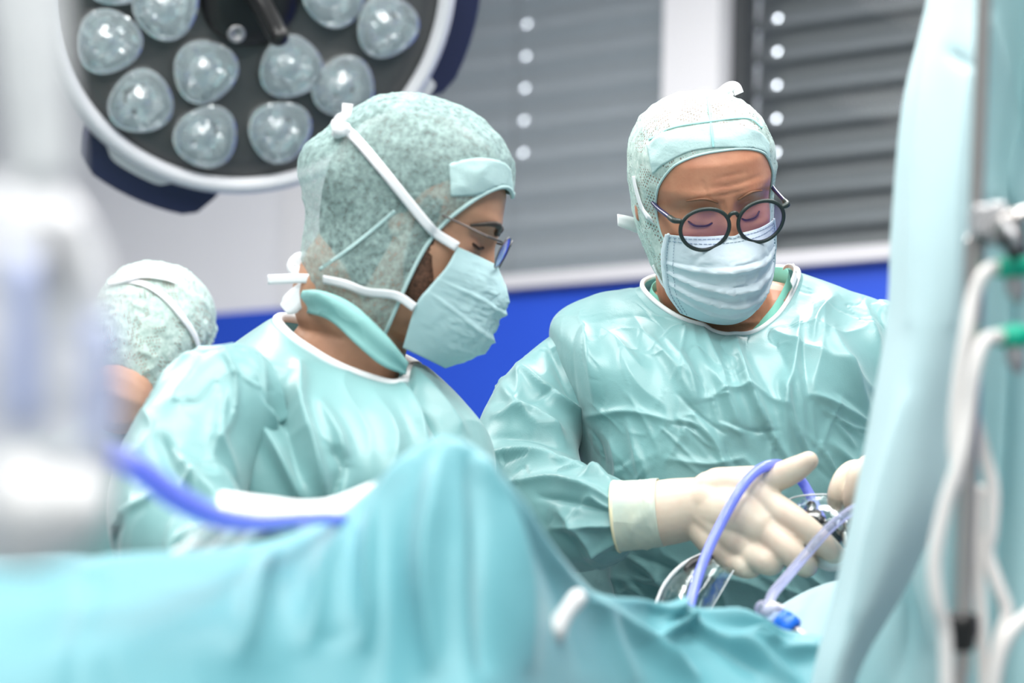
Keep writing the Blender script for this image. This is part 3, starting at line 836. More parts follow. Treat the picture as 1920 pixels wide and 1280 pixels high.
# thin brows and lowered lashes
for s in (-1, 1):
    b = [(s * 0.014, 0.103, 0.020), (s * 0.030, 0.100, 0.026), (s * 0.048, 0.085, 0.022)]
    D = np.array(b); n = cr(D, 20); dd = n / np.linalg.norm(n, axis=1)[:, None]; rr = head_R(dd); q = dd * rr[:, None]; rr = rr + face_feat(q)
    q = H.w(dd * (rr + 0.0008)[:, None])
    mesh('eyebrow', *tube(q, np.interp(np.linspace(0, 1, 20), [0, 0.4, 1], [0.0012, 0.0018, 0.0008]), 8, 24), M['brow_s'], t)
    e = np.array([(s * 0.019, 0.09, -0.008), (s * 0.026, 0.095, -0.0115), (s * 0.034, 0.095, -0.0125), (s * 0.042, 0.09, -0.011), (s * 0.048, 0.085, -0.006)])
    n = cr(e, 16); dd = n / np.linalg.norm(n, axis=1)[:, None]; rr = head_R(dd); rr = rr + face_feat(dd * rr[:, None])
    mesh('eyelash', *tube(H.w(dd * (rr + 0.0006)[:, None]), 0.0011, 6, 20), M['lash'], t)
# hood
rim = [41, 43.5, 50, 57, 62, 60, 54, 62, 76, 62, 54, 60, 62, 57, 50, 43.5]
cv, cf, rimp = cap_hood(H, rim, 0.008, seed=3, wr=0.0024, puff=lambda D, S: -0.003 * np.clip(D[:, 2], 0, 1) ** 2)
capw = H.w(cv); cap = mesh('surgical_hood', capw, cf, M['cap_s'], t)
bvh_s = BVHTree.FromPolygons([tuple(v) for v in capw], cf)
rw = H.w(rimp); rw = np.vstack([rw, rw[:1]])
mesh('hood_edge', *tube(rw[::4], 0.0016, 8, 120, ends='none'), M['band'], cap)
# sweatband across the forehead, lying on the hood
def patch_on(bvh, top, bot, nu, nv, lift):
    T_, B_ = cr(np.array(top, float), nu), cr(np.array(bot, float), nu)
    V = []
    for j in range(nv):
        for i in range(nu):
            q = T_[i] + (B_[i] - T_[i]) * j / (nv - 1)
            p, n = on_surface(bvh, q[0], q[1], lift)
            V.append(p if p is not None else V[-1])
    return np.array(V), grid_faces(nu, nv)
V, Fc = patch_on(bvh_s, [(1213, 272), (1240, 252), (1290, 239), (1335, 232), (1390, 236), (1425, 248), (1441, 268)],
                 [(1224, 326), (1245, 308), (1290, 285), (1340, 277), (1390, 278), (1426, 296), (1444, 330)], 60, 16, 0.0012)
solidify(mesh('sweatband', V, Fc, M['band'], cap), 0.0015, 1)
ribbon_px('hood_seam', bvh_s, [(1218, 262), (1260, 240), (1330, 228), (1400, 222), (1428, 240)], 0.003, M['seam'], cap, 0.0012)
ribbon_px('hood_seam', bvh_s, [(1326, 182), (1330, 215), (1334, 250), (1337, 276)], 0.0025, M['seam'], cap, 0.003)
# mask
mc = [(.104, -.019), (.126, -.046), (.124, -.075), (.114, -.105), (.086, -.133)]
me_ = [(.066, .058, -.022), (.069, .048, -.046), (.068, .043, -.072), (.064, .042, -.098), (.050, .048, -.124)]
mV, mF, mUV = mask_mesh(H, mc, me_, [(0.30, 0.008, 0.05), (0.50, 0.010, -0.02), (0.68, 0.009, -0.10), (0.84, 0.005, -0.16)], 0.0026, 11)
mask = solidify(mesh('face_mask', mV, mF, M['mask'], t, uv=mUV), 0.0012, 1)
bvh_m = BVHTree.FromPolygons([tuple(v) for v in mV], mF)
g = mV.reshape(110, 90, 3); gn = vnormals(mV, mF); gn = outward(mV, gn, H.o).reshape(110, 90, 3)
st = M['stitch'] = mat('blue_stitch', (0.25, 0.36, 0.46), 0.7, 0.2)
dash = []
for row in (3, 8):
    for i in range(4, 86, 3): dash.append(tube([g[row, i] + gn[row, i] * 0.0018, g[row, i + 2] + gn[row, i + 2] * 0.0018], 0.00035, 5, 2))
for c_ in (3, 6, 83, 86):
    for j in range(4, 106, 4): dash.append(tube([g[j, c_] + gn[j, c_] * 0.0018, g[j + 2, c_] + gn[j + 2, c_] * 0.0018], 0.00035, 5, 2))
tag(mesh('stitching', *join(*dash), st, mask), kind='stuff')
for c_ in (2, 87):
    s0 = 1 if c_ == 2 else -1
    mesh('mask_binding', *tube([g[j, c_] + gn[j, c_] * 0.0012 for j in range(0, 110, 8)], 0.0022, 8, 50), M['mask'], mask)
# mask ties, glasses side
ribbon_px('mask_tie', bvh_s, [(1249, 442), (1225, 415), (1207, 388), (1196, 352), (1192, 330)], 0.0085, M['tie'], mask, 0.003)
ribbon_px('mask_tie', bvh_s, [(1247, 545), (1232, 530), (1224, 515), (1218, 500)], 0.008, M['tie'], mask, 0.003)
ribbon('mask_tie', [P(1335, 186, 3.02), P(1352, 175, 3.01), P(1368, 163, 3.0), P(1380, 163, 3.0), P(1386, 176, 3.0)], [CZ, CZ, CY * .3 + CZ, CZ, CZ], [0.012, 0.014, 0.014, 0.012, 0.012], M['tie'], mask)
ribbon('mask_tie', [P(1200, 425, 3.07), P(1180, 418, 3.06), P(1158, 412, 3.05)], [CZ, CZ, CZ + CY * .4], [0.018, 0.017, 0.016], M['tie'], mask)
ribbon('mask_tie', [P(1352, 188, 3.05), P(1365, 176, 3.06), P(1372, 182, 3.06)], [CZ, CZ, CZ], [0.008, 0.010, 0.008], M['tie'], mask)

# glasses
def glasses(H, label, yc, zc, lx, rx, rz, rt, m, mtemple, wide, dark=True, tilt=0.12):
    t = thing('glasses', label, 'glasses', H.w([[0, yc, zc]])[0])
    a = np.linspace(0, 2 * np.pi, 40, endpoint=False)
    for s in (-1, 1):
        pr = np.stack([s * lx + rx * np.cos(a), yc - 0.10 * np.abs(s * lx + rx * np.cos(a) ) + tilt * rz * np.sin(a), zc + rz * np.sin(a) * (1 - 0.08 * np.sin(a))], 1)
        pr2 = np.vstack([pr, pr[:1]])
        V, Fc = tube(H.w(pr2), rt * H.s, 10, 80, ends='none')
        mesh('rim', V, Fc, m, t)
        c = pr.mean(0)
        rings = np.vstack([c + (pr - c) * k + np.array([0, 0.0022 * (1 - k * k), 0]) for k in (1.0, 0.7, 0.4, 0.02)])
        mesh('lens', H.w(rings), grid_faces(40, 4, cu=True), M['lens'], t)
        hinge = np.array([s * (lx + rx), yc - 0.10 * (lx + rx), zc + rz * 0.45])
        mesh('hinge', *tube(H.w([hinge, hinge + np.array([s * 0.006, -0.003, 0.001]), [s * wide, yc - 0.022, zc + rz * 0.5]]), [rt * 1.3 * H.s, rt * 1.5 * H.s, rt * 1.4 * H.s], 8, 12), m, t)
        mesh('temple', *tube(H.w([[s * wide, yc - 0.022, zc + rz * 0.5], [s * (wide + 0.003), 0.045, zc + 0.014], [s * (wide + 0.004), 0.0, 0.016], [s * wide, -0.03, -0.005]]), rt * 1.15 * H.s, 8, 30), mtemple, t)
    i = lx - rx
    mesh('bridge', *tube(H.w([[-i - 0.001, yc - 0.002, zc + rz * 0.35], [-i * 0.5, yc + 0.001, zc + rz * 0.55], [i * 0.5, yc + 0.001, zc + rz * 0.55], [i + 0.001, yc - 0.002, zc + rz * 0.35]]), rt * 1.05 * H.s, 8, 16), m, t)
    return t
glasses(H, 'dark green round acetate glasses low on the nose of the surgeon facing us', 0.112, -0.005, 0.0335, 0.0282, 0.0250, 0.0023, M['frame_s'], M['temple'], 0.069)

# scrub collar inside the gown
def band_loop(name, loop_a, loop_b, m, parent, n=120, thick=0.001):
    A_ = ring(loop_a, n); B_ = ring(loop_b, n)
    return solidify(mesh(name, np.vstack([A_, B_]), grid_faces(n, 2, cu=True), m, parent), thick, 0)
N0 = [(1497, 512, 3.09), (1455, 500, 3.16), (1350, 500, 3.19), (1250, 512, 3.16), (1205, 535, 3.08), (1270, 592, 3.01), (1378, 629, 2.972), (1455, 592, 3.01)]
rows = [N0,
        [(1528, 520, 3.095), (1470, 510, 3.18), (1350, 508, 3.21), (1230, 522, 3.18), (1165, 553, 3.085), (1245, 612, 2.985), (1378, 652, 2.945), (1478, 610, 2.985)],
        [(1600, 545, 3.10), (1500, 530, 3.21), (1350, 530, 3.25), (1190, 545, 3.21), (1100, 572, 3.09), (1205, 650, 2.955), (1376, 690, 2.92), (1520, 640, 2.955)],
        [(1690, 585, 3.12), (1560, 575, 3.25), (1350, 575, 3.30), (1130, 592, 3.25), (1030, 612, 3.10), (1150, 700, 2.93), (1370, 760, 2.895), (1570, 695, 2.93)],
        [(1728, 700, 3.13), (1600, 700, 3.28), (1370, 700, 3.32), (1130, 715, 3.27), (1040, 740, 3.12), (1155, 815, 2.925), (1372, 860, 2.88), (1600, 810, 2.925)],
        [(1720, 880, 3.13), (1600, 880, 3.29), (1370, 880, 3.33), (1140, 885, 3.28), (1045, 900, 3.13), (1170, 960, 2.93), (1376, 1000, 2.875), (1600, 960, 2.925)],
        [(1715, 1100, 3.13), (1600, 1100, 3.29), (1370, 1100, 3.33), (1120, 1100, 3.28), (1020, 1110, 3.13), (1175, 1150, 2.95), (1380, 1180, 2.90), (1590, 1150, 2.94)],
        [(1720, 1400, 3.13), (1600, 1400, 3.29), (1370, 1400, 3.33), (1110, 1400, 3.28), (1010, 1400, 3.13), (1175, 1420, 2.97), (1380, 1430, 2.93), (1590, 1420, 2.96)]]
gV, gF = garment(rows, 420, 330, bottom=0.35)
gN = outward(gV, vnormals(gV, gF))
near = np.minimum(1, np.linspace(0, 1, 330).repeat(420) / 0.05)
gV = gV + (creases(gV, gN, 0.0030, 8, 2, (1.5, 1, 0.6), 0.10, 0.012) - gV) * near[:, None]
gV = gV + (creases(gV, gN, 0.0014, 24, 9, (1.3, 1, 0.8), 0.08) - gV) * near[:, None]
FS = [  # chest folds of the surgeon's gown
    ([(1380, 640), (1395, 700), (1420, 760), (1440, 800)], 0.0156, 14), ([(1250, 640), (1290, 700), (1310, 760)], 0.0130, 16),
    ([(1130, 620), (1160, 650), (1200, 690)], 0.010, 14), ([(1340, 700), (1370, 760), (1390, 820)], 0.009, 18),
    ([(1500, 600), (1490, 680), (1470, 760), (1480, 860)], 0.012, 14), ([(1560, 620), (1590, 700), (1630, 780)], 0.012, 16),
    ([(1620, 570), (1640, 640), (1650, 720)], 0.010, 14), ([(1450, 620), (1520, 660), (1600, 690)], 0.007, 10),
    ([(1100, 780), (1180, 770), (1260, 790)], 0.006, 8), ([(1180, 790), (1195, 850), (1200, 890)], 0.008, 9), ([(1300, 780), (1340, 830), (1370, 900)], 0.008, 9),
    ([(1420, 740), (1440, 800), (1480, 870), (1500, 900)], 0.008, 8), ([(1470, 720), (1490, 800), (1530, 870)], 0.008, 8), ([(1520, 740), (1570, 760), (1640, 800)], 0.007, 8),
    ([(1320, 750), (1400, 730), (1470, 760)], 0.006, 8), ([(1150, 830), (1160, 880), (1150, 930)], 0.007, 9), ([(1400, 860), (1430, 900), (1450, 930)], 0.008, 8),
    ([(1300, 1070), (1400, 1090), (1470, 1130)], 0.010, 12), ([(1430, 1080), (1510, 1120), (1560, 1150)], 0.010, 8), ([(1480, 1050), (1540, 1100), (1580, 1130)], 0.010, 7),
    ([(1150, 1060), (1160, 1100), (1170, 1130)], 0.008, 9), ([(1250, 860), (1330, 870), (1390, 860)], 0.005, 8), ([(1560, 830), (1600, 870), (1620, 900)], 0.007, 9),
    ([(1560, 560), (1530, 600), (1520, 650)], 0.008, 12), ([(1090, 600), (1110, 680), (1120, 760)], 0.008, 14)]
FS += random_folds(40, (1120, 760, 1640, 900), 68, 26, 0.0032, 3.5, 5, (40, 120)) + random_folds(14, (1140, 640, 1640, 760), 62, 18, 0.0055, 12, 6, (90, 190)) + random_folds(18, (1150, 1050, 1580, 1140), 35, 25, 0.006, 7, 7)
gV = folds(gV, gN, FS)
gown = mesh('gown', gV, gF, M['gown'], t)
ring0 = gV.reshape(330, 420, 3)[1]
mesh('neck_binding', *tube(np.vstack([ring0, ring0[:1]])[::7], 0.0032, 8, 160, ends='none'), M['white_trim'], gown)
# neck tape at the gown's back closure (white flap on our right of the neck)
ribbon('neck_tape', [P(1485, 535, 3.03), P(1492, 512, 3.06), P(1478, 500, 3.10)], [CZ + CX, CZ + CX, CZ], [0.012, 0.016, 0.016], M['white_trim'], gown)
band_loop('scrub_collar', [(1478, 512, 3.10), (1440, 500, 3.15), (1350, 500, 3.17), (1265, 512, 3.15), (1222, 540, 3.09), (1280, 585, 3.05), (1370, 640, 3.02), (1440, 585, 3.05)],
          [(1495, 575, 3.10), (1455, 560, 3.17), (1350, 560, 3.20), (1250, 570, 3.17), (1205, 590, 3.09), (1270, 640, 3.02), (1378, 690, 2.99), (1455, 640, 3.02)], M['scrub'], t)

def sleeve(t, pts, rad, strokes, seed, m, amp=0.010, nu=160, nv=200, open_end=True):
    V, Fc = tube(pts, rad, nu, nv, ends='none')
    N = outward(V, vnormals(V, Fc))
    N = vnormals(V, Fc); c = V.reshape(nv, nu, 3).mean(1).repeat(nu, 0); N = N if ((V - c) * N).sum() > 0 else -N
    V = creases(V, N, amp * 0.7, 10, seed, (1, 1, 1.2), 0.12, amp * 0.9); V = creases(V, N, amp * 0.3, 24, seed + 3, (1, 1, 1), 0.10)
    V = folds(V, N, strokes)
    return mesh('sleeve', V, Fc, m, t)
SS = [([(1040, 600), (1075, 660), (1100, 720), (1112, 800)], 0.0150, 10), ([(1010, 620), (1050, 690), (1080, 760)], -0.0100, 14), ([(980, 690), (1030, 740), (1090, 770)], 0.0150, 10),
      ([(930, 780), (1000, 780), (1060, 830)], 0.014, 10), ([(920, 850), (980, 850), (1060, 870), (1120, 890)], 0.014, 10), ([(930, 820), (1010, 820), (1090, 860)], -0.010, 10),
      ([(960, 905), (1040, 900), (1110, 920), (1150, 940)], 0.012, 8), ([(1010, 930), (1080, 940), (1150, 960)], -0.009, 9), ([(1040, 990), (1100, 985), (1155, 985)], 0.010, 8),
      ([(1050, 960), (1090, 1000), (1120, 1050)], 0.010, 10), ([(1080, 880), (1120, 890), (1150, 910)], 0.012, 8), ([(1100, 1040), (1140, 1020), (1165, 1005)], 0.008, 7), ([(940, 720), (990, 790), (1050, 810)], 0.009, 9), ([(960, 640), (975, 720), (960, 790)], 0.008, 12)]
sleeve(t, [P(1110, 700, 3.12), P(1075, 690, 3.10), P(1020, 755, 3.06), P(985, 840, 3.0), P(1010, 930, 2.92), P(1080, 968, 2.86), P(1130, 970, 2.82), P(1165, 968, 2.795), P(1190, 966, 2.785)],
       [0.046, 0.055, 0.070, 0.072, 0.068, 0.064, 0.058, 0.043, 0.034], SS, 31, M['gown'], 0.011)
sleeve(t, [P(1620, 650, 3.12), P(1672, 655, 3.10), P(1735, 760, 3.08), P(1785, 870, 3.02), P(1775, 950, 2.93), P(1735, 955, 2.87), P(1700, 945, 2.83), P(1680, 938, 2.82)],
       [0.050, 0.062, 0.068, 0.070, 0.066, 0.058, 0.046, 0.034], [], 37, M['gown'], 0.010)
torso_leg(t, base[0], base[1], 0.8, M['scrub'])

# gloves
def glove(t, parts, vox=0.0019, it=11):
    V, Fc = remeshed(*join(*parts), vox, it)
    return mesh('glove', V, Fc, M['glove'], t)
gp = [tube([P(1232, 963, 2.782), P(1275, 956, 2.775), P(1312, 950, 2.765), P(1345, 955, 2.757)], [0.0385, 0.0375, 0.034, 0.034], 28, 24),
      tube([P(1330, 918, 2.755), P(1395, 915, 2.735), P(1447, 948, 2.715)], [0.022, 0.023, 0.0175], 20, 16),
      tube([P(1330, 940, 2.75), P(1390, 960, 2.725), P(1440, 995, 2.705)], [0.026, 0.025, 0.018], 20, 16),
      tube([P(1330, 960, 2.75), P(1375, 1000, 2.725), P(1408, 1035, 2.71)], [0.026, 0.024, 0.017], 20, 16),
      tube([P(1322, 985, 2.755), P(1350, 1020, 2.735), P(1378, 1050, 2.722)], [0.024, 0.022, 0.016], 20, 16),
      tube([P(1340, 955, 2.755), P(1385, 965, 2.728), P(1425, 988, 2.712)], [0.034, 0.033, 0.024], 24, 14), tube([P(1350, 930, 2.752), P(1425, 965, 2.728)], [0.026, 0.024], 20, 12), tube([P(1345, 975, 2.752), P(1400, 1015, 2.732)], [0.026, 0.024], 20, 12),
      tube([P(1380, 935, 2.733), P(1440, 972, 2.712)], [0.022, 0.017], 20, 12), tube([P(1375, 975, 2.730), P(1422, 1015, 2.710)], [0.022, 0.017], 20, 12), tube([P(1355, 1005, 2.735), P(1392, 1043, 2.716)], [0.020, 0.0155], 20, 12),
      tube([P(1345, 908, 2.757), P(1400, 905, 2.74), P(1450, 897, 2.725), P(1490, 880, 2.715), P(1516, 864, 2.71)], [0.020, 0.0195, 0.0165, 0.0150, 0.0115], 20, 24),
      tube([P(1447, 948, 2.715), P(1490, 975, 2.695), P(1528, 1005, 2.69), P(1555, 1030, 2.70), P(1570, 1042, 2.715)], [0.0178, 0.0158, 0.0145, 0.0135, 0.011], 20, 28),
      tube([P(1440, 998, 2.705), P(1475, 1028, 2.685), P(1500, 1052, 2.685), P(1512, 1060, 2.71), P(1505, 1048, 2.745)], [0.0178, 0.0158, 0.0145, 0.0135, 0.011], 20, 28),
      tube([P(1408, 1035, 2.71), P(1432, 1052, 2.69), P(1448, 1056, 2.70), P(1455, 1045, 2.735)], [0.0165, 0.0148, 0.0135, 0.0115], 20, 24),
      tube([P(1378, 1050, 2.722), P(1396, 1062, 2.705), P(1410, 1062, 2.715), P(1415, 1050, 2.745)], [0.0155, 0.0135, 0.0125, 0.0105], 20, 24)]
gl = glove(t, gp)
cV, cF = tube([P(1157, 968, 2.792), P(1180, 966, 2.789), P(1210, 964, 2.785), P(1240, 961, 2.781)], [0.0405, 0.0400, 0.0395, 0.0392], 64, 40, ends='none')
cN = vnormals(cV, cF); cc = cV.reshape(40, 64, 3).mean(1).repeat(64, 0); cN = cN if ((cV - cc) * cN).sum() > 0 else -cN
solidify(mesh('glove_cuff', crumple(cV, cN, 0.002, 30, 3), cF, M['cuff'], gl), 0.001, 0)
cr0 = cV.reshape(40, 64, 3)[0]
mesh('cuff_bead', *tube(np.vstack([cr0, cr0[:1]])[::4], 0.0022, 8, 90, ends='none'), M['bead'], gl)
gp2 = [tube([P(1700, 942, 2.83), P(1660, 930, 2.80), P(1640, 918, 2.79)], [0.034, 0.032, 0.03], 24, 20),
       tube([P(1640, 905, 2.79), P(1608, 882, 2.765), P(1585, 893, 2.75), P(1571, 922, 2.745), P(1566, 944, 2.755)], [0.015, 0.013, 0.0125, 0.0120, 0.0095], 20, 30),
       tube([P(1650, 910, 2.78), P(1632, 880, 2.745), P(1612, 885, 2.725), P(1602, 920, 2.722), P(1598, 948, 2.735)], [0.016, 0.0135, 0.0130, 0.0125, 0.010], 20, 30),
       tube([P(1655, 925, 2.77), P(1652, 900, 2.73), P(1640, 915, 2.712), P(1632, 950, 2.715)], [0.016, 0.0145, 0.014, 0.011], 20, 26),
       tube([P(1655, 940, 2.775), P(1650, 930, 2.745), P(1638, 950, 2.735), P(1632, 975, 2.745)], [0.015, 0.013, 0.0125, 0.010], 20, 24),
       tube([P(1660, 915, 2.80), P(1640, 880, 2.80), P(1625, 868, 2.79)], [0.018, 0.0145, 0.0105], 20, 20)]
glove(t, gp2)

# ============ assistant in profile
H = HL = Head(772, 414, 2.75, 88, 20, 1.0, 1.03)
base = P(600, 900, 2.78); base[2] = 0
t = assistant = thing('person', 'assistant surgeon seen in profile facing right, sheer green hood and white mask ties', 'person', base)
bparts = [(H.w(hv), hf), tube([H.w([[0, -0.035, -0.04]])[0], H.w([[0, -0.05, -0.10]])[0], P(668, 620, 2.765), P(640, 690, 2.77), P(620, 790, 2.78)], [0.055, 0.055, 0.060, 0.070, 0.09], 32, 40),
          tube([P(520, 830, 2.62), P(590, 770, 2.70), P(625, 750, 2.77), P(680, 770, 2.87), P(720, 810, 2.93)], [0.035, 0.045, 0.06, 0.045, 0.035], 24, 30),
          tube([P(630, 830, 2.77), P(610, 950, 2.77), P(600, 1200, 2.78), np.array([P(600, 1200, 2.78)[0], 2.78, 0.75])], [0.10, 0.115, 0.12, 0.12], 32, 30)]
for s in (-1, 1): bparts.append(ellipsoid(H.w([[s * 0.073, -0.012, 0.0]])[0], (0.012, 0.004, 0.024)))
bV, bF = remeshed(*join(*bparts), 0.0026, 2)
mesh('body', bV, bF, M['skin_l'], t)
# hair under the sheer hood
al = np.linspace(0, 2 * np.pi, 90, endpoint=False)
rho = cr(np.array([40, 48, 62, 84, 92, 96, 100, 104, 112, 104, 100, 96, 92, 84, 62, 48.0])[:, None], 90, closed=True)[:, 0]
S = np.linspace(0, 1, 50); RR = np.radians(rho)[None] + S[:, None] * (np.pi - 0.02 - np.radians(rho)[None])
D = dirs_polar((0, 1, 0.02), (0, 0, 1), RR.ravel(), np.tile(al, 50))
mesh('hair', H.w(D * (head_R(D) + 0.004 * np.minimum(1, S / 0.1).repeat(90))[:, None]), grid_faces(90, 50, cu=True), M['hair'], t)
def on_head(H, pts, lift, n=20):
    q = cr(np.array(pts, float), n); dd = q / np.linalg.norm(q, axis=1)[:, None]; rr = head_R(dd); rr = rr + face_feat(dd * rr[:, None])
    return H.w(dd * (rr + lift)[:, None])
for s in (-1, 1):
    mesh('eyebrow', *tube(on_head(H, [(s * 0.010, .10, .018), (s * 0.026, .10, .026), (s * 0.042, .09, .025), (s * 0.056, .07, .016)], 0.0008), np.interp(np.linspace(0, 1, 20), [0, .3, 1], [0.0035, 0.0042, 0.0018]), 8, 24), M['hair'], t)
    mesh('eyelash', *tube(on_head(H, [(s * .018, .09, -.003), (s * .026, .095, -.005), (s * .036, .093, -.006), (s * .047, .085, -.003)], 0.0012), 0.0016, 6, 20), M['lash'], t)
    sb = on_head(H, [(s * .074, .022, .03), (s * .074, .022, 0), (s * .070, .026, -.035), (s * .066, .034, -.06), (s * .058, .045, -.085)], 0.0006, 24)
    ribbon('sideburn', sb, [(q - H.o) / np.linalg.norm(q - H.o) for q in sb], [0.020, 0.026, 0.030, 0.034, 0.030], M['stubble'], t, 24)
rim = [31, 38, 46, 54, 62, 70, 78, 84, 88, 84, 78, 70, 62, 54, 46, 38]
cv, cf, rimp = cap_hood(H, rim, 0.009, seed=21, wr=0.0025, puff=lambda D, S: 0.012 * np.clip(D[:, 2], 0, 1) ** 1.5 + 0.010 * np.clip(-D[:, 1], 0, 1) + 0.018 * np.exp(-((D[:, 1] + 0.95) ** 2 + (D[:, 2] - 0.18) ** 2) / 0.07) + 0.020 * np.clip((-D[:, 2] - 0.25) / 0.6, 0, 1) ** 1.5 * np.clip(1 - D[:, 1] * 1.5, 0, 1))
capw = H.w(cv); cap = mesh('surgical_hood', capw, cf, M['cap_l'], t)
o_depth[0] = 2.75
bvh_l = BVHTree.FromPolygons([tuple(v) for v in capw], cf)
rw = H.w(rimp); rw = np.vstack([rw, rw[:1]])
mesh('hood_edge', *tube(rw[::4], 0.0026, 8, 120, ends='none'), M['band'], cap)
V, Fc = patch_on(bvh_l, [(842, 308), (880, 298), (918, 298), (945, 306), (956, 318)], [(845, 368), (885, 366), (920, 360), (950, 362), (962, 366)], 40, 14, 0.0015)
solidify(mesh('sweatband', V, Fc, M['band'], cap), 0.0015, 1)
ribbon_px('hood_seam', bvh_l, [(600, 505), (650, 470), (700, 430), (740, 395)], 0.004, M['band'], cap, 0.0008)
mcl = [(.106, -.017), (.128, -.046), (.126, -.078), (.122, -.112), (.088, -.142)]
mel = [(.066, .062, -.012), (.070, .058, -.036), (.071, .048, -.062), (.069, .040, -.086), (.050, .040, -.135)]
mV, mF, mUV = mask_mesh(H, mcl, mel, [(0.36, 0.006, 0.05), (0.62, 0.007, -0.06)], 0.0045, 15)
mask = solidify(mesh('face_mask', mV, mF, M['mask_green'], t, uv=mUV), 0.0012, 1)
ribbon_px('mask_tie', bvh_l, [tuple(PX(mV[[89]])[0] - np.array([0, 0, 0.004])), (838, 458), (800, 420), (760, 370), (715, 315), (675, 268), (655, 248)], 0.011, M['tie'], mask, 0.004)
ribbon('mask_tie', [P(655, 246, 2.69), P(640, 240, 2.68), P(636, 225, 2.68), P(648, 215, 2.68), P(652, 195, 2.69)], [CZ, CZ + CX, CZ, CZ, CZ], [0.009, 0.012, 0.012, 0.010, 0.012], M['tie'], mask)
mesh('tie_knot', *join(tube([P(630, 232, 2.685), P(637, 245, 2.68), P(648, 240, 2.678)], [0.006, 0.008, 0.006], 12, 12), tube([P(632, 250, 2.685), P(645, 246, 2.68)], [0.006, 0.006], 12, 8)), M['tie'], mask)
ribbon_px('mask_tie', bvh_l, [tuple(PX(mV[[89 + 90 * 84]])[0] - np.array([0, 0, 0.004])), (740, 552), (690, 545), (650, 532), (610, 522)], 0.010, M['tie'], mask, 0.004)
ribbon('mask_tie', [P(618, 523, 2.70), P(590, 522, 2.71), P(550, 522, 2.715), P(502, 524, 2.715)], [CZ] * 4, [0.010, 0.010, 0.011, 0.011], M['tie'], mask)
ribbon('mask_tie', [P(590, 530, 2.715), P(568, 545, 2.72), P(545, 570, 2.72), P(532, 580, 2.72)], [CZ] * 4, [0.012, 0.020, 0.024, 0.014], M['tie'], mask)
ribbon('mask_tie', [P(590, 518, 2.72), P(582, 500, 2.73), P(565, 490, 2.735), P(552, 500, 2.735), P(560, 516, 2.73)], [CZ] * 5, [0.010, 0.018, 0.022, 0.018, 0.010], M['tie'], mask)
# hood neckband from the nape round under the chin
nb_a = [(560, 545, 2.73), (600, 545, 2.672), (660, 570, 2.655), (720, 625, 2.66), (765, 680, 2.69)]
nb_b = [(572, 585, 2.725), (618, 600, 2.668), (668, 645, 2.65), (716, 684, 2.658), (760, 702, 2.69)]
A_ = cr([P(*q) for q in nb_a], 50); B_ = cr([P(*q) for q in nb_b], 50)
V = np.vstack([A_ + (B_ - A_) * f + CZ * (0.004 * math.sin(math.pi * f) + 0.003 * math.sin(7 * f)) for f in np.linspace(0, 1, 8)])
solidify(mesh('hood_neckband', V, grid_faces(50, 8), M['neckband'], cap), 0.002, 0)
glasses(H, 'thin metal glasses worn by the assistant in profile', 0.112, 0.000, 0.032, 0.025, 0.018, 0.0009, M['metal_thin'], M['metal_thin'], 0.074)

rows = [[(770, 692, 2.74), (772, 680, 2.81), (650, 625, 2.87), (560, 598, 2.84), (521, 600, 2.76), (556, 640, 2.69), (640, 690, 2.665), (740, 722, 2.685)],
        [(795, 700, 2.74), (790, 700, 2.85), (650, 640, 2.91), (545, 612, 2.87), (490, 615, 2.76), (530, 660, 2.66), (632, 715, 2.635), (755, 742, 2.66)],
        [(860, 765, 2.74), (820, 740, 2.90), (655, 690, 2.97), (480, 660, 2.92), (415, 668, 2.77), (470, 710, 2.62), (612, 775, 2.585), (785, 805, 2.63)],
        [(905, 830, 2.74), (850, 810, 2.95), (650, 780, 3.02), (400, 760, 2.98), (320, 750, 2.78), (400, 800, 2.58), (590, 870, 2.54), (805, 880, 2.60)],
        [(920, 930, 2.74), (870, 920, 2.97), (640, 900, 3.04), (370, 880, 3.0), (270, 880, 2.79), (370, 920, 2.57), (580, 980, 2.53), (810, 980, 2.60)],
        [(925, 1100, 2.75), (870, 1100, 2.97), (640, 1100, 3.04), (370, 1090, 3.0), (265, 1080, 2.79), (370, 1110, 2.59), (580, 1140, 2.55), (805, 1130, 2.62)],
        [(925, 1400, 2.75), (870, 1400, 2.97), (640, 1400, 3.04), (370, 1400, 3.0), (275, 1400, 2.79), (370, 1410, 2.62), (580, 1420, 2.58), (805, 1420, 2.65)]]
gV, gF = garment(rows, 380, 280, bottom=0.35)
gN = outward(gV, vnormals(gV, gF))
near = np.minimum(1, np.linspace(0, 1, 280).repeat(380) / 0.06)
gV = gV + (creases(gV, gN, 0.004, 6.5, 42, (1.5, 1.0, 0.7), 0.12, 0.010) - gV) * near[:, None]
FL = [([(560, 690), (560, 770), (590, 860), (610, 930)], 0.0250, 18), ([(500, 720), (540, 800), (560, 900)], -0.0175, 16), ([(490, 800), (530, 870), (560, 930)], 0.0200, 12), ([(600, 760), (640, 850), (640, 940)], 0.0175, 16),
      ([(620, 840), (640, 880), (620, 940)], -0.016, 12), ([(760, 700), (800, 770), (840, 830)], -0.020, 9), ([(775, 690), (830, 760), (870, 810)], 0.012, 12), ([(760, 720), (780, 790), (800, 850)], 0.014, 14),
      ([(350, 790), (400, 850), (440, 900)], 0.014, 18), ([(470, 720), (440, 790), (380, 850)], 0.010, 20), ([(330, 860), (370, 910), (420, 960)], -0.014, 12), ([(430, 720), (480, 690), (540, 700)], 0.008, 14), ([(700, 740), (740, 820), (730, 900)], 0.010, 22)]
gV = folds(gV, gN, FL)
gown = mesh('gown', gV, gF, M['gown'], t)
ring0 = gV.reshape(280, 380, 3)[1]
mesh('neck_binding', *tube(np.vstack([ring0, ring0[:1]])[::7], 0.0062, 10, 160, ends='none'), M['white_trim'], gown)
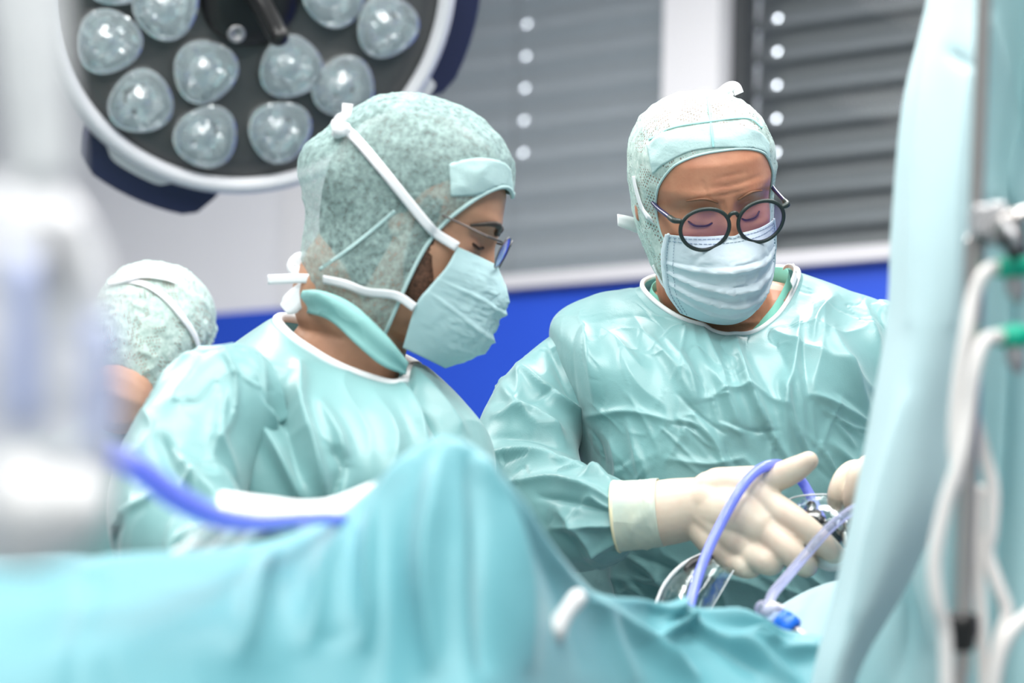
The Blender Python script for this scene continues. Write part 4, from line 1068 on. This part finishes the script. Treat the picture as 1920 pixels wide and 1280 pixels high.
sleeve(t, [P(500, 745, 2.62), P(430, 760, 2.60), P(365, 850, 2.56), P(330, 960, 2.50), P(370, 1050, 2.42), P(480, 1090, 2.36)],
       [0.05, 0.072, 0.075, 0.072, 0.062, 0.045], [([(330, 850), (380, 920), (450, 990)], 0.016, 14), ([(300, 820), (340, 900), (380, 970)], -0.012, 14), ([(420, 740), (410, 820), (440, 900)], 0.012, 16)], 51, M['gown'], 0.010)
sleeve(t, [P(680, 780, 2.90), P(730, 820, 2.90), P(780, 920, 2.86), P(800, 1030, 2.78), P(850, 1090, 2.68), P(910, 1120, 2.60)],
       [0.05, 0.065, 0.066, 0.062, 0.055, 0.042], [], 57, M['gown'], 0.008)
glove(t, [tube([P(480, 1090, 2.36), P(540, 1100, 2.33), P(590, 1120, 2.32)], [0.034, 0.032, 0.028], 20, 16)] +
         [tube([P(585, 1105 + 12 * k, 2.32 + .004 * k), P(630, 1110 + 16 * k, 2.31), P(660, 1125 + 16 * k, 2.32)], [0.012, 0.010, 0.008], 12, 12) for k in range(4)] +
         [tube([P(560, 1095, 2.31), P(600, 1080, 2.29), P(630, 1085, 2.29)], [0.013, 0.011, 0.009], 12, 12)], 0.0025, 3)
glove(t, [tube([P(910, 1120, 2.60), P(950, 1140, 2.55), P(980, 1150, 2.52)], [0.034, 0.032, 0.028], 20, 16)] +
         [tube([P(980, 1140 + 12 * k, 2.52), P(1015, 1148 + 14 * k, 2.49), P(1040, 1160 + 14 * k, 2.49)], [0.012, 0.010, 0.008], 12, 12) for k in range(4)] +
         [tube([P(960, 1135, 2.51), P(990, 1140, 2.48), P(1010, 1145, 2.47)], [0.013, 0.011, 0.009], 12, 12)], 0.0025, 3)
torso_leg(t, base[0], base[1], 0.8, M['scrub'], R(90))

# ============ nurse behind, back of the head to us
H = HN = Head(288, 660, 3.4, 158, 26, -4, 0.90)
base = P(300, 900, 3.5); base[2] = 0
t = nurse = thing('person', 'colleague behind with back to us in pale bouffant cap', 'person', base)
bparts = [(H.w(hv), hf), tube([H.w([[0, -0.03, -0.04]])[0], H.w([[0, -0.05, -0.11]])[0], P(275, 735, 3.47), P(268, 800, 3.49), P(265, 900, 3.5)], [0.048, 0.046, 0.047, 0.055, 0.08], 28, 40),
          tube([P(80, 915, 3.48), P(180, 900, 3.49), P(270, 895, 3.5), P(360, 900, 3.5), P(440, 915, 3.5)], [0.035, 0.045, 0.05, 0.045, 0.035], 20, 24),
          tube([P(268, 950, 3.5), P(268, 1000, 3.5), P(270, 1200, 3.5), np.array([P(270, 1200, 3.5)[0], 3.5, 0.75])], [0.09, 0.105, 0.11, 0.11], 28, 24)]
for s in (-1, 1): bparts.append(ellipsoid(H.w([[s * 0.078, -0.01, -0.01]])[0], (0.010, 0.010, 0.026)))
bV, bF = remeshed(*join(*bparts), 0.0032, 3)
mesh('body', bV, bF, M['skin_n'], t)
al = np.linspace(0, 2 * np.pi, 200, endpoint=False); S = np.linspace(0, 1, 110)
axis = np.array([-0.22, -1.2, 0.42]); axis /= np.linalg.norm(axis)
RR = np.radians(0.5) + S[:, None] * np.radians(107) * np.ones(200)[None]
D = dirs_polar(axis, (0, 1, 0), RR.ravel(), np.tile(al, 110))
sS = S.repeat(200); aA = np.tile(al, 110)
off = 0.020 * np.sin(np.pi * np.minimum(1, 0.25 + sS * 0.80)) ** 0.8 + 0.003
p = D * (head_R(D) + off)[:, None]
p = p + D * (0.004 * ridged(p * 34, 71) + 0.0035 * np.sin(aA * 38 + 2 * np.sin(aA * 5)) * sS ** 6)[:, None]
capw = H.w(p); cf = grid_faces(200, 110, cu=True)
cap = mesh('bouffant_cap', capw, cf, M['cap_n'], t)
o_depth[0] = 3.4
bvh_n = BVHTree.FromPolygons([tuple(v) for v in capw], cf)
rw = capw.reshape(110, 200, 3)[-1]
mesh('elastic_edge', *tube(np.vstack([rw, rw[:1]])[::5], 0.003, 8, 100, ends='none'), M['cap_n'], cap)
ribbon_px('mask_tie', bvh_n, [(236, 525), (275, 537), (310, 560), (340, 595), (365, 635), (380, 672), (386, 700)], 0.0095, M['tie'], t, 0.003)
ribbon_px('mask_tie', bvh_n, [(205, 535), (235, 526), (270, 521), (305, 524), (328, 532)], [0.008, 0.012, 0.012, 0.014, 0.012], M['tie'], t, 0.005)
ribbon_px('mask_tie', bvh_n, [(225, 531), (245, 520), (268, 510), (278, 508)], [0.008, 0.012, 0.012, 0.008], M['tie'], t, 0.004)
rows = [[(330, 765, 3.49), (310, 770, 3.56), (265, 775, 3.58), (220, 765, 3.55), (205, 755, 3.48), (225, 755, 3.42), (268, 762, 3.405), (312, 768, 3.43)],
        [(400, 800, 3.49), (350, 800, 3.60), (265, 800, 3.62), (180, 795, 3.59), (130, 795, 3.48), (180, 800, 3.39), (268, 805, 3.37), (350, 805, 3.39)],
        [(480, 860, 3.49), (400, 860, 3.63), (265, 860, 3.66), (130, 860, 3.62), (50, 860, 3.47), (140, 865, 3.36), (268, 870, 3.34), (400, 870, 3.36)],
        [(490, 1000, 3.49), (400, 1000, 3.64), (265, 1000, 3.67), (130, 1000, 3.63), (45, 1000, 3.47), (140, 1000, 3.36), (268, 1000, 3.34), (400, 1000, 3.36)],
        [(480, 1400, 3.49), (400, 1400, 3.64), (265, 1400, 3.67), (130, 1400, 3.63), (50, 1400, 3.47), (140, 1400, 3.37), (268, 1400, 3.35), (400, 1400, 3.37)]]
gV, gF = garment(rows, 200, 140, bottom=0.4); gN = outward(gV, vnormals(gV, gF))
gV = creases(gV, gN, 0.004, 9, 81, (1.4, 1, 0.7), 0.12, 0.006)
gown = mesh('gown', gV, gF, M['gown'], t)
ring0 = gV.reshape(140, 200, 3)[0]; mesh('neck_binding', *tube(np.vstack([ring0, ring0[:1]])[::6], 0.004, 8, 80, ends='none'), M['white_trim'], gown)
for sx, e in ((60, 20), (470, 510)):
    k = 1 if sx > 265 else -1
    sleeve(t, [P(sx - k * 40, 870, 3.49), P(sx + k * 5, 890, 3.49), P(e, 1010, 3.5), P(e + k * 5, 1130, 3.56), P(sx - k * 60, 1180, 3.72), P(sx - k * 120, 1180, 3.80)], [0.045, 0.058, 0.058, 0.055, 0.048, 0.036], [], 91, M['gown'], 0.006, 60, 80)
    glove(t, [tube([P(sx - k * 120, 1180, 3.80), P(sx - k * 150, 1180, 3.85), P(sx - k * 165, 1180, 3.92)], [0.034, 0.03, 0.022], 16, 16)], 0.004, 3)
torso_leg(t, base[0], base[1], 0.8, M['scrub'], R(180))

# ------------------------------------------------------------------ operating field
tb = np.array([-0.35, 2.12, 0.0])
t = thing('operating_table', 'operating table hidden under the turquoise drapes', 'table', (tb[0], tb[1], 0))
bevel(mesh('table_top', *box((tb[0], tb[1], 0.80), (1.1, 0.34, 0.08)), M['black'], t, smooth=False), 0.01)
mesh('column', *lathe((tb[0], tb[1], 0), (0, 0, 1), [(0.08, 0.14), (0.1, 0.12), (0.76, 0.12)], 32), M['steel'], t)
bevel(mesh('base', *box((tb[0], tb[1], 0.05), (0.7, 0.3, 0.1)), M['steel'], t, smooth=False), 0.02)

def sheet(name, rows, nu, nv, m, amp=0.008, scale=6, seed=0, stretch=(1, 1, 1), strokes=(), thick=0.0015, parent=None):
    G = np.array([cr([P(*q) for q in r], nu) for r in rows])
    V = catrows(G, nv).reshape(-1, 3); Fc = grid_faces(nu, nv)
    N = vnormals(V, Fc)
    vw = np.array(CAM) - V; N = N if (N * vw).sum() > 0 else -N
    V = creases(V, N, amp * 0.6, scale, seed, stretch, 0.14, amp)
    if strokes: V = folds(V, N, strokes)
    return solidify(mesh(name, V, Fc, m, parent), thick, 0)

xs = [-200, 60, 240, 400, 540, 640, 710, 770, 830, 890, 940, 990, 1050, 1130, 1250, 1400, 1560, 1720]
ys = [1052, 1050, 1045, 1035, 1012, 965, 905, 845, 817, 835, 880, 950, 1040, 1108, 1130, 1160, 1188, 1190]
ds = [1.75, 1.80, 1.85, 1.9, 1.95, 1.98, 2.0, 2.0, 2.0, 2.0, 2.02, 2.05, 2.12, 2.25, 2.38, 2.42, 2.42, 2.42]
def row(dy, dd, k=1.0): return [(x, 1150 + (y - 1150) * k + dy, d + dd) for x, y, d in zip(xs, ys, ds)]
HS_ = [([(760, 870), (720, 960), (690, 1060), (680, 1200)], 0.019, 22), ([(830, 850), (815, 960), (800, 1080), (810, 1240)], 0.022, 24), ([(880, 860), (900, 960), (905, 1080), (910, 1240)], -0.019, 20),
       ([(910, 870), (950, 980), (980, 1100), (990, 1240)], 0.022, 20), ([(940, 900), (1000, 1020), (1050, 1120), (1090, 1240)], -0.019, 18), ([(960, 910), (1030, 1040), (1110, 1150), (1180, 1270)], 0.022, 16),
       ([(640, 1000), (600, 1080), (580, 1200)], 0.016, 24), ([(500, 1040), (470, 1120), (450, 1220)], 0.016, 26), ([(1090, 1130), (1180, 1190), (1290, 1270)], 0.026, 16), ([(1150, 1115), (1260, 1160), (1400, 1230), (1480, 1280)], 0.026, 14),
       ([(1240, 1165), (1270, 1140), (1300, 1130)], 0.019, 12), ([(1380, 1210), (1440, 1225), (1520, 1215)], 0.014, 14), ([(1200, 1140), (1330, 1200), (1420, 1260)], -0.022, 14), ([(1300, 1140), (1400, 1175), (1470, 1200)], 0.019, 11)]
HS_ += [([(1232, 1195), (1262, 1180), (1290, 1168)], 0.022, 10), ([(1385, 1205), (1420, 1210), (1450, 1222)], 0.022, 10), ([(1460, 1235), (1500, 1230), (1540, 1220)], 0.012, 10)]
dr = sheet('surgical_drape', [row(620, -0.30, 0.3), row(330, -0.16, 0.55), row(150, -0.09, 0.78), row(50, -0.035, 0.93), row(0, 0, 1), row(30, 0.06, 0.97), row(130, 0.12, 0.8)], 340, 150, M['drape'], 0.007, 5, 5, (1.5, 1, 0.6), HS_)
tag(dr, 'turquoise surgical drape rising over a raised knee in the foreground', 'drape')
# pale sheet lying behind the drape toward the curtain
dr2 = sheet('surgical_drape', [[(1400, 1260, 2.61), (1470, 1240, 2.61), (1540, 1220, 2.61), (1640, 1200, 2.61)], [(1400, 1200, 2.63), (1460, 1165, 2.64), (1530, 1130, 2.65), (1640, 1105, 2.66)], [(1405, 1190, 2.66), (1465, 1145, 2.68), (1540, 1112, 2.69), (1640, 1085, 2.71)], [(1400, 1280, 2.79), (1470, 1250, 2.81), (1540, 1240, 2.81), (1640, 1230, 2.81)]], 60, 40, M['curtain'], 0.005, 8, 8)
tag(dr2, 'pale aqua sheet over a mound just left of the curtain, behind the blue connector', 'drape')

# white drape clip stick at the hump's right foot
t = thing('drape_clip', 'white plastic drape clip on the front of the knee drape', 'clip', P(1045, 1180, 2.05))
mesh('clip_bar', *tube([P(1042, 1180, 2.04), P(1060, 1150, 2.045), P(1082, 1122, 2.05)], [0.009, 0.0075, 0.008], 14, 16), M['white_plastic'], t)
mesh('clip_jaw', *tube([P(1036, 1192, 2.045), P(1040, 1180, 2.045), P(1050, 1170, 2.05)], [0.010, 0.012, 0.008], 14, 12), M['white_plastic'], t)
# white folded towel and gear between assistant and drape
tw = sheet('folded_towel', [[(405, 985, 2.05), (500, 990, 2.05), (600, 985, 2.05), (712, 970, 2.06)], [(408, 950, 2.07), (500, 955, 2.07), (600, 950, 2.07), (705, 930, 2.08)], [(412, 925, 2.12), (500, 932, 2.12), (600, 936, 2.12), (705, 905, 2.13)], [(420, 940, 2.17), (500, 945, 2.17), (600, 948, 2.17), (700, 920, 2.18)]], 60, 30, M['white_cloth'], 0.005, 14, 61, thick=0.008)
tag(tw, 'white folded towel between the assistant and the knee drape', 'towel')
tg = P(410, 1015, 1.98)
t = thing('instrument_tray', 'small steel tray of instruments wrapped in clear film left of the knee drape', 'tray', tg - np.array([0, 0, 0.03]))
bevel(mesh('tray', *box(tg - np.array([0, 0, 0.02]), (0.13, 0.06, 0.012)), M['steel'], t, smooth=False), 0.004)
for k in range(5):
    q = P(372 + 22 * k, 1012 + 4 * (k % 2), 1.97)
    mesh('instrument', *tube([q - CX * 0.02 - CY * .012, q, q + CX * 0.012 + CY * 0.014], [0.004, 0.003, 0.0045], 8, 10), M['steel_grey'] if k % 2 else M['white_plastic'], t)
fl = sheet('film_wrap', [[(340, 1050, 1.93), (400, 1040, 1.93), (480, 1040, 1.93)], [(350, 1010, 1.94), (420, 985, 1.94), (500, 990, 1.94)], [(380, 985, 1.98), (440, 970, 1.98), (510, 980, 1.98)]], 40, 30, M['film'], 0.005, 14, 66, parent=t)

# blue hose sweeping across the left
bl = mesh('blue_hose', *tube([P(200, 850, 1.70), P(262, 880, 1.72), (P(330, 932, 1.75)), P(405, 968, 1.8), P(480, 978, 1.85), P(560, 972, 1.9), P(640, 972, 1.96), P(700, 985, 2.0)], [0.0095, 0.0095, 0.0095, 0.0085, 0.0075, 0.006, 0.005, 0.005], 16, 60), M['tube_blue'])
tag(bl, 'thick blue suction hose sweeping across in front of the assistant', 'hose')

# blue tubing over the surgeon's hand
bt = [P(1286, 1175, 2.56), P(1300, 1110, 2.61), P(1322, 1045, 2.645), P(1350, 985, 2.665), P(1385, 922, 2.68), P(1415, 886, 2.70), P(1445, 871, 2.72), P(1472, 874, 2.755), P(1500, 898, 2.79), P(1520, 930, 2.79), P(1540, 972, 2.77)]
o = mesh('blue_tubing', *tube(bt, 0.0058, 16, 110), M['tube_blue'])
tag(o, 'translucent blue tubing looped over the gloved hand', 'tubing')
ct = [P(1640, 938, 2.68), P(1600, 955, 2.66), P(1555, 990, 2.645), P(1512, 1038, 2.635), P(1475, 1082, 2.60), P(1448, 1115, 2.57), P(1440, 1145, 2.548)]
o = mesh('clear_tubing', *tube(ct, 0.0058, 14, 70), M['tube_clear'])
tag(o, 'clear violet tinted tube running from the hands down to the blue connector', 'tubing')
t = thing('tube_connector', 'clear luer connector with blue ring and steel cannula on the drape', 'connector', P(1470, 1170, 2.530))
mesh('luer_body', *tube([P(1432, 1142, 2.545), P(1448, 1150, 2.540), P(1466, 1163, 2.535)], [0.010, 0.0115, 0.009], 16, 14), M['tube_clear'], t)
mesh('luer_wing', *tube([P(1432, 1152, 2.540), P(1446, 1138, 2.540), P(1464, 1140, 2.542)], [0.005, 0.006, 0.004], 10, 12), M['white_plastic'], t)
ax_ = P(1500, 1190, 2.520) - P(1462, 1160, 2.535)
mesh('blue_ring', *lathe(P(1462, 1160, 2.535), ax_, [(0, 0.006), (0, 0.012), (0.007, 0.0135), (0.009, 0.011), (0.012, 0.0135), (0.019, 0.0125), (0.021, 0.007)], 24), M['blue_ring'], t)
mesh('cannula', *tube([P(1482, 1175, 2.528), P(1520, 1198, 2.510), P(1545, 1206, 2.500)], [0.005, 0.0045, 0.004], 12, 12), M['steel'], t)

# camera head held in the glove, wrapped in film
t = thing('arthroscope_camera', 'black and steel arthroscope camera wrapped in clear film between the gloved hands', 'camera', P(1530, 1000, 2.74))
mesh('camera_body', *tube([P(1470, 1005, 2.748), P(1520, 1000, 2.735), P(1560, 1000, 2.73)], [0.015, 0.016, 0.014], 20, 16), M['black'], t)
mesh('focus_ring', *lathe(P(1518, 965, 2.735), P(1545, 985, 2.72) - P(1518, 965, 2.735), [(0, 0.004), (0, 0.010), (0.008, 0.011), (0.012, 0.008), (0.018, 0.008), (0.02, 0.003)], 20), M['black'], t)
mesh('button', *tube([P(1517, 955, 2.728), P(1521, 948, 2.726)], [0.006, 0.006], 12, 8), M['black'], t)
mesh('scope_shaft', *tube([P(1560, 1000, 2.73), P(1590, 988, 2.715), P(1640, 975, 2.70)], [0.008, 0.006, 0.004], 14, 14), M['steel'], t)
mesh('light_post', *tube([P(1585, 1000, 2.715), P(1588, 1018, 2.71)], [0.006, 0.005], 12, 8), M['steel'], t)
mesh('collar', *lathe(P(1570, 985, 2.715), P(1610, 978, 2.70) - P(1570, 985, 2.715), [(0, 0.003), (0, 0.007), (0.006, 0.007), (0.006, 0.0045), (0.011, 0.0045), (0.011, 0.007), (0.017, 0.007), (0.017, 0.003)], 20), M['steel'], t)
mesh('lens_mount', *tube([P(1520, 1040, 2.72), P(1560, 1052, 2.715), P(1590, 1040, 2.715)], [0.009, 0.012, 0.009], 14, 12), M['white_plastic'], t)
sheet('film_wrap', [[(1465, 945, 2.755), (1510, 930, 2.75), (1560, 930, 2.745), (1605, 950, 2.74)], [(1470, 970, 2.715), (1520, 960, 2.70), (1570, 965, 2.695), (1610, 980, 2.70)], [(1500, 1010, 2.705), (1545, 1005, 2.69), (1585, 1010, 2.69), (1612, 1010, 2.70)], [(1520, 1050, 2.715), (1550, 1062, 2.70), (1585, 1052, 2.70), (1605, 1030, 2.71)]], 60, 60, M['film'], 0.004, 16, 71, parent=t)
mesh('film_edge', *tube([P(1465, 945, 2.755), P(1490, 932, 2.752), P(1530, 927, 2.75), P(1565, 930, 2.745), P(1605, 950, 2.74)], 0.0012, 6, 30), M['film_edge'], t)
# hanging film sleeve of the camera cable
t = thing('film_sleeve', 'clear plastic sheath hanging below the gloved hand', 'plastic sheath', P(1300, 1150, 2.66))
sheet('film', [[(1325, 1035, 2.72), (1335, 1045, 2.69), (1355, 1060, 2.68), (1380, 1065, 2.70)], [(1275, 1060, 2.71), (1300, 1075, 2.67), (1335, 1085, 2.66), (1365, 1085, 2.69)], [(1245, 1095, 2.70), (1275, 1110, 2.65), (1315, 1120, 2.64), (1350, 1115, 2.68)], [(1228, 1135, 2.69), (1262, 1150, 2.64), (1300, 1160, 2.63), (1330, 1150, 2.67)]], 60, 60, M['film'], 0.004, 14, 75, parent=t)
mesh('film_edge', *tube([P(1325, 1035, 2.72), P(1280, 1058, 2.71), P(1247, 1093, 2.70), P(1228, 1135, 2.69)], 0.0022, 8, 24), M['film_edge'], t)
mesh('film_edge', *tube([P(1300, 1070, 2.68), P(1285, 1100, 2.66), P(1268, 1145, 2.64)], 0.0009, 6, 20), M['film_edge'], t)
mesh('film_edge', *tube([P(1375, 1070, 2.69), P(1352, 1110, 2.68), P(1325, 1155, 2.67)], 0.0009, 6, 20), M['film_edge'], t)
mesh('cable', *tube([P(1325, 1048, 2.715), P(1300, 1056, 2.71), P(1288, 1066, 2.705)], [0.008, 0.006, 0.004], 10, 12), M['black'], t)

# ------------------------------------------------------------------ curtain, IV pole, lines
cu = sheet('drape_curtain', [
    [(1790, -320, 2.30), (1850, -320, 2.26), (1905, -320, 2.24)],
    [(1746, 0, 2.28), (1800, 0, 2.22), (1858, 0, 2.20)],
    [(1703, 200, 2.27), (1775, 200, 2.20), (1846, 200, 2.18)],
    [(1683, 420, 2.26), (1755, 420, 2.18), (1838, 420, 2.17)],
    [(1672, 600, 2.25), (1735, 600, 2.17), (1808, 600, 2.17)],
    [(1640, 780, 2.25), (1700, 780, 2.17), (1780, 780, 2.18)],
    [(1604, 960, 2.25), (1665, 960, 2.17), (1758, 940, 2.19)],
    [(1570, 1110, 2.26), (1625, 1110, 2.18), (1695, 1095, 2.21)],
    [(1530, 1270, 2.27), (1565, 1270, 2.20), (1600, 1270, 2.23)],
    [(1500, 1500, 2.28), (1530, 1500, 2.22), (1560, 1500, 2.25)]], 70, 200, M['curtain'], 0.006, 4.5, 88, (1.6, 1, 0.6),
    [([(1760, 0), (1735, 200), (1715, 420), (1705, 600)], 0.008, 16), ([(1830, 60), (1800, 300), (1780, 600)], 0.008, 20), ([(1700, 750), (1650, 950), (1600, 1150)], 0.008, 18), ([(1780, 100), (1830, 130)], -0.006, 10)])
tag(cu, 'pale blue hanging drape with a slanting front edge, beside the steel pole', 'curtain')
cu2 = sheet('drape_curtain', [
    [(1800, -320, 2.42), (1860, -320, 2.36), (1940, -320, 2.40), (2020, -320, 2.34), (2150, -320, 2.38)],
    [(1780, 0, 2.42), (1850, 0, 2.35), (1930, 0, 2.40), (2000, 0, 2.34), (2150, 0, 2.38)],
    [(1760, 300, 2.42), (1840, 300, 2.36), (1900, 300, 2.39), (1990, 300, 2.33), (2150, 300, 2.38)],
    [(1720, 650, 2.41), (1810, 650, 2.35), (1890, 650, 2.38), (1980, 650, 2.33), (2150, 650, 2.38)],
    [(1670, 950, 2.39), (1780, 950, 2.33), (1870, 950, 2.37), (1970, 950, 2.31), (2150, 950, 2.36)],
    [(1590, 1200, 2.38), (1740, 1200, 2.31), (1850, 1200, 2.35), (1960, 1200, 2.29), (2150, 1200, 2.34)],
    [(1550, 1500, 2.37), (1730, 1500, 2.29), (1850, 1500, 2.34), (1960, 1500, 2.27), (2150, 1500, 2.32)]], 120, 160, M['curtain2'], 0.010, 5, 95, (1.5, 1, 0.6),
    [([(1860, 40), (1890, 200), (1905, 380)], 0.012, 14), ([(1700, 1120), (1690, 1200), (1680, 1280)], -0.012, 20), ([(1740, 900), (1720, 1050), (1740, 1200)], 0.012, 20)])
tag(cu2, 'aqua drape hanging behind the steel pole at the right edge', 'curtain')
rl = mesh('curtain_rail', *tube([P(1700, -300, 2.32), P(1900, -312, 2.33), P(2200, -322, 2.36)], 0.008, 14, 12), M['steel'])
tag(rl, 'steel rail holding the hanging drapes, above the frame', 'rail')

pt, pb = P(1858, -380, 1.97), P(1797, 1400, 1.93)
axp = (pb - pt) / np.linalg.norm(pb - pt)
t = thing('iv_pole', 'steel infusion pole with black collar and clamp at the right', 'iv pole', pb * np.array([1, 1, 0]))
mid = P(1828, 470, 1.95)
mesh('upper_rod', *tube([pt, mid], 0.0060, 16, 10), M['steel'], t)
low = P(1790, 1500, 1.93)
foot = low.copy(); foot[2] = 0.06
mesh('lower_rod', *tube([P(1829, 455, 1.95), P(1802, 1180, 1.935), low, foot], 0.0088, 16, 40), M['steel'], t)
mesh('collar', *lathe(P(1803, 1150, 1.93), P(1800, 1220, 1.93) - P(1803, 1150, 1.93), [(-0.001, 0.008), (0, 0.0125), (0.005, 0.0145), (0.016, 0.0145), (0.019, 0.0125), (0.026, 0.0125), (0.030, 0.009)], 24), M['black'], t)
for k in range(5):
    a = k * 2 * math.pi / 5
    mesh('foot_leg', *tube([foot, foot + np.array([math.cos(a) * 0.26, math.sin(a) * 0.26, -0.02])], [0.014, 0.010], 10, 8), M['steel'], t)
    mesh('castor', *lathe(foot + np.array([math.cos(a) * 0.26 - 0.01 * math.sin(a), math.sin(a) * 0.26 + 0.01 * math.cos(a), -0.03]), (-math.sin(a), math.cos(a), 0), [(-0.012, 0.005), (-0.012, 0.028), (0.0, 0.03), (0.012, 0.028), (0.012, 0.005)], 18), M['black'], t)
cp = P(1870, 420, 1.93)
t = thing('pole_clamp', 'grey metal clamp block with tightening knob on the steel pole', 'clamp', cp)
bevel(mesh('clamp_block', *box(P(1846, 418, 1.94), (0.022, 0.03, 0.026)), M['steel_grey'], t, smooth=False), 0.003)
bevel(mesh('clamp_jaw', *box(P(1868, 420, 1.935), (0.016, 0.024, 0.034)), M['steel_grey'], t, smooth=False), 0.004)
mesh('clamp_screw', *tube([P(1872, 425, 1.92), P(1898, 412, 1.90), P(1925, 400, 1.90)], [0.006, 0.0075, 0.006], 14, 12), M['steel'], t)
mesh('clamp_knob', *lathe(P(1892, 430, 1.90), -CY + CX * .4, [(0, 0.004), (0, 0.011), (0.010, 0.012), (0.014, 0.009), (0.022, 0.009), (0.024, 0.004)], 20), M['black'], t)
mesh('clamp_lever', *tube([P(1885, 418, 1.90), P(1900, 440, 1.89), P(1908, 458, 1.89)], [0.004, 0.005, 0.004], 10, 10), M['steel_grey'], t)
for i, (yy, lab) in enumerate(((500, 'upper green tube connector below the pole clamp'), (630, 'lower green tube connector beside the steel pole'))):
    t = thing('tube_connector', lab, 'connector', P(1890, yy, 1.92))
    a, b = P(1868, yy + 2, 1.92), P(1960, yy - 2, 1.93)
    mesh('green_sleeve', *lathe(a, b - a, [(0, 0.004), (0, 0.0075), (0.012, 0.009), (0.014, 0.0105), (0.020, 0.0105), (0.022, 0.008), (0.040, 0.008)], 20), M['green'], t)
    mesh('chamber', *tube([P(1900, yy + 12, 1.925), P(1905, yy + 45, 1.925), P(1908, yy + 60, 1.925)], [0.007, 0.008, 0.005], 14, 10), M['steel_grey'], t)
lines = [([(1875, 497, 1.92), (1848, 510, 1.915), (1826, 555, 1.915), (1812, 625, 1.91), (1797, 720, 1.91), (1790, 820, 1.91), (1797, 900, 1.91)], 0.0055, 'white drip line curving from the upper green connector along the pole'),
         ([(1872, 630, 1.915), (1845, 640, 1.905), (1828, 690, 1.90), (1815, 770, 1.90), (1800, 860, 1.895), (1772, 950, 1.895), (1752, 1050, 1.895), (1758, 1130, 1.895), (1772, 1190, 1.90), (1776, 1330, 1.90)], 0.0058, 'white drip line from the lower green connector swinging left of the pole'),
         ([(1826, 780, 1.96), (1845, 850, 1.955), (1862, 920, 1.95), (1858, 1000, 1.945), (1852, 1040, 1.945), (1872, 1100, 1.94), (1888, 1150, 1.94), (1872, 1210, 1.935), (1855, 1330, 1.93)], 0.0055, 'white wavy drip line hanging right of the pole'),
         ([(1838, 920, 1.955), (1832, 1010, 1.95), (1838, 1120, 1.945), (1848, 1330, 1.94)], 0.005, 'straight white drip line just right of the black collar'),
         ([(1960, 1130, 1.93), (1925, 1155, 1.925), (1892, 1190, 1.92), (1870, 1250, 1.92), (1858, 1340, 1.92)], 0.0055, 'white drip line entering from the right edge near the bottom')]
for pts, r_, lab in lines:
    o = mesh('drip_line', *tube([P(*q) for q in pts], r_, 12, 60), M['tube_white'])
    tag(o, lab, 'tubing', 'white drip lines at the pole')

# ------------------------------------------------------------------ irrigation bag close to the lens at the left
t = thing('irrigation_bag', 'blurred clear irrigation bag with blue print very close at left', 'fluid bag', P(0, 1040, 1.05))
rowsb = [[(-60, 330), (100, 330)], [(-150, 420), (165, 420)], [(-230, 520), (205, 520)], [(-245, 700), (228, 700)], [(-235, 850), (225, 850)], [(-190, 950), (200, 950)], [(-110, 1030), (150, 1030)], [(-40, 1060), (70, 1060)]]
Vb = []
for (a, b) in rowsb:
    wd = (b[0] - a[0]) / 2; cx = (a[0] + b[0]) / 2
    q = np.linspace(0, 2 * np.pi, 40, endpoint=False)
    for k in q: Vb.append(P(cx + wd * math.cos(k), a[1], 1.05 + 0.016 * math.sin(k) * min(1, wd / 200)))
G = catrows(np.array(Vb).reshape(len(rowsb), 40, 3), 50).reshape(-1, 3)
mesh('bag', G, grid_faces(40, 50, cu=True), M['bag'], t)
for (x0, x1, y0, y1) in ((15, 70, 480, 800), (165, 215, 600, 850)):
    V = [P(x0 + (x1 - x0) * i / 6, y0 + (y1 - y0) * j / 8, 1.030 + 0.004 * (abs((x0 + x1) / 2) / 200)) for j in range(9) for i in range(7)]
    solidify(mesh('print_panel', V, grid_faces(7, 9), M['bag_print'], t), 0.0006, 0)
mesh('bag_fluid_port', *tube([P(40, 880, 1.045), P(60, 960, 1.04), P(50, 1020, 1.04)], [0.014, 0.018, 0.012], 20, 16), M['white_plastic'], t)
mesh('bag_fluid_port', *tube([P(140, 900, 1.045), P(150, 950, 1.04), P(140, 990, 1.04)], [0.010, 0.013, 0.009], 20, 16), M['white_plastic'], t)
mesh('spike', *tube([P(105, 420, 1.04), P(115, 500, 1.04), P(112, 560, 1.04)], [0.004, 0.008, 0.004], 14, 12), M['steel_grey'], t)
t = thing('bag_hanger', 'blurred white hanger strap above the irrigation bag at upper left', 'hanger', P(60, 330, 1.05))
sheet('strap', [[(-40, -500, 1.05), (20, -500, 1.04), (90, -500, 1.05)], [(-30, -100, 1.05), (30, -100, 1.04), (110, -100, 1.05)], [(0, 150, 1.05), (50, 150, 1.04), (125, 150, 1.05)], [(30, 340, 1.05), (60, 340, 1.042), (130, 340, 1.05)]], 30, 40, M['white_cloth'], 0.003, 10, 3, thick=0.003, parent=t)
mesh('hook', *tube([P(25, -480, 1.06), P(30, 100, 1.06), P(70, 380, 1.055)], 0.004, 12, 30), M['steel'], t)
mesh('hook_rail', *tube([P(25, -480, 1.06), P(25, -480, 1.06) + np.array([0, 0, CEIL - P(25, -480, 1.06)[2]])], 0.006, 12, 8), M['steel'], t)
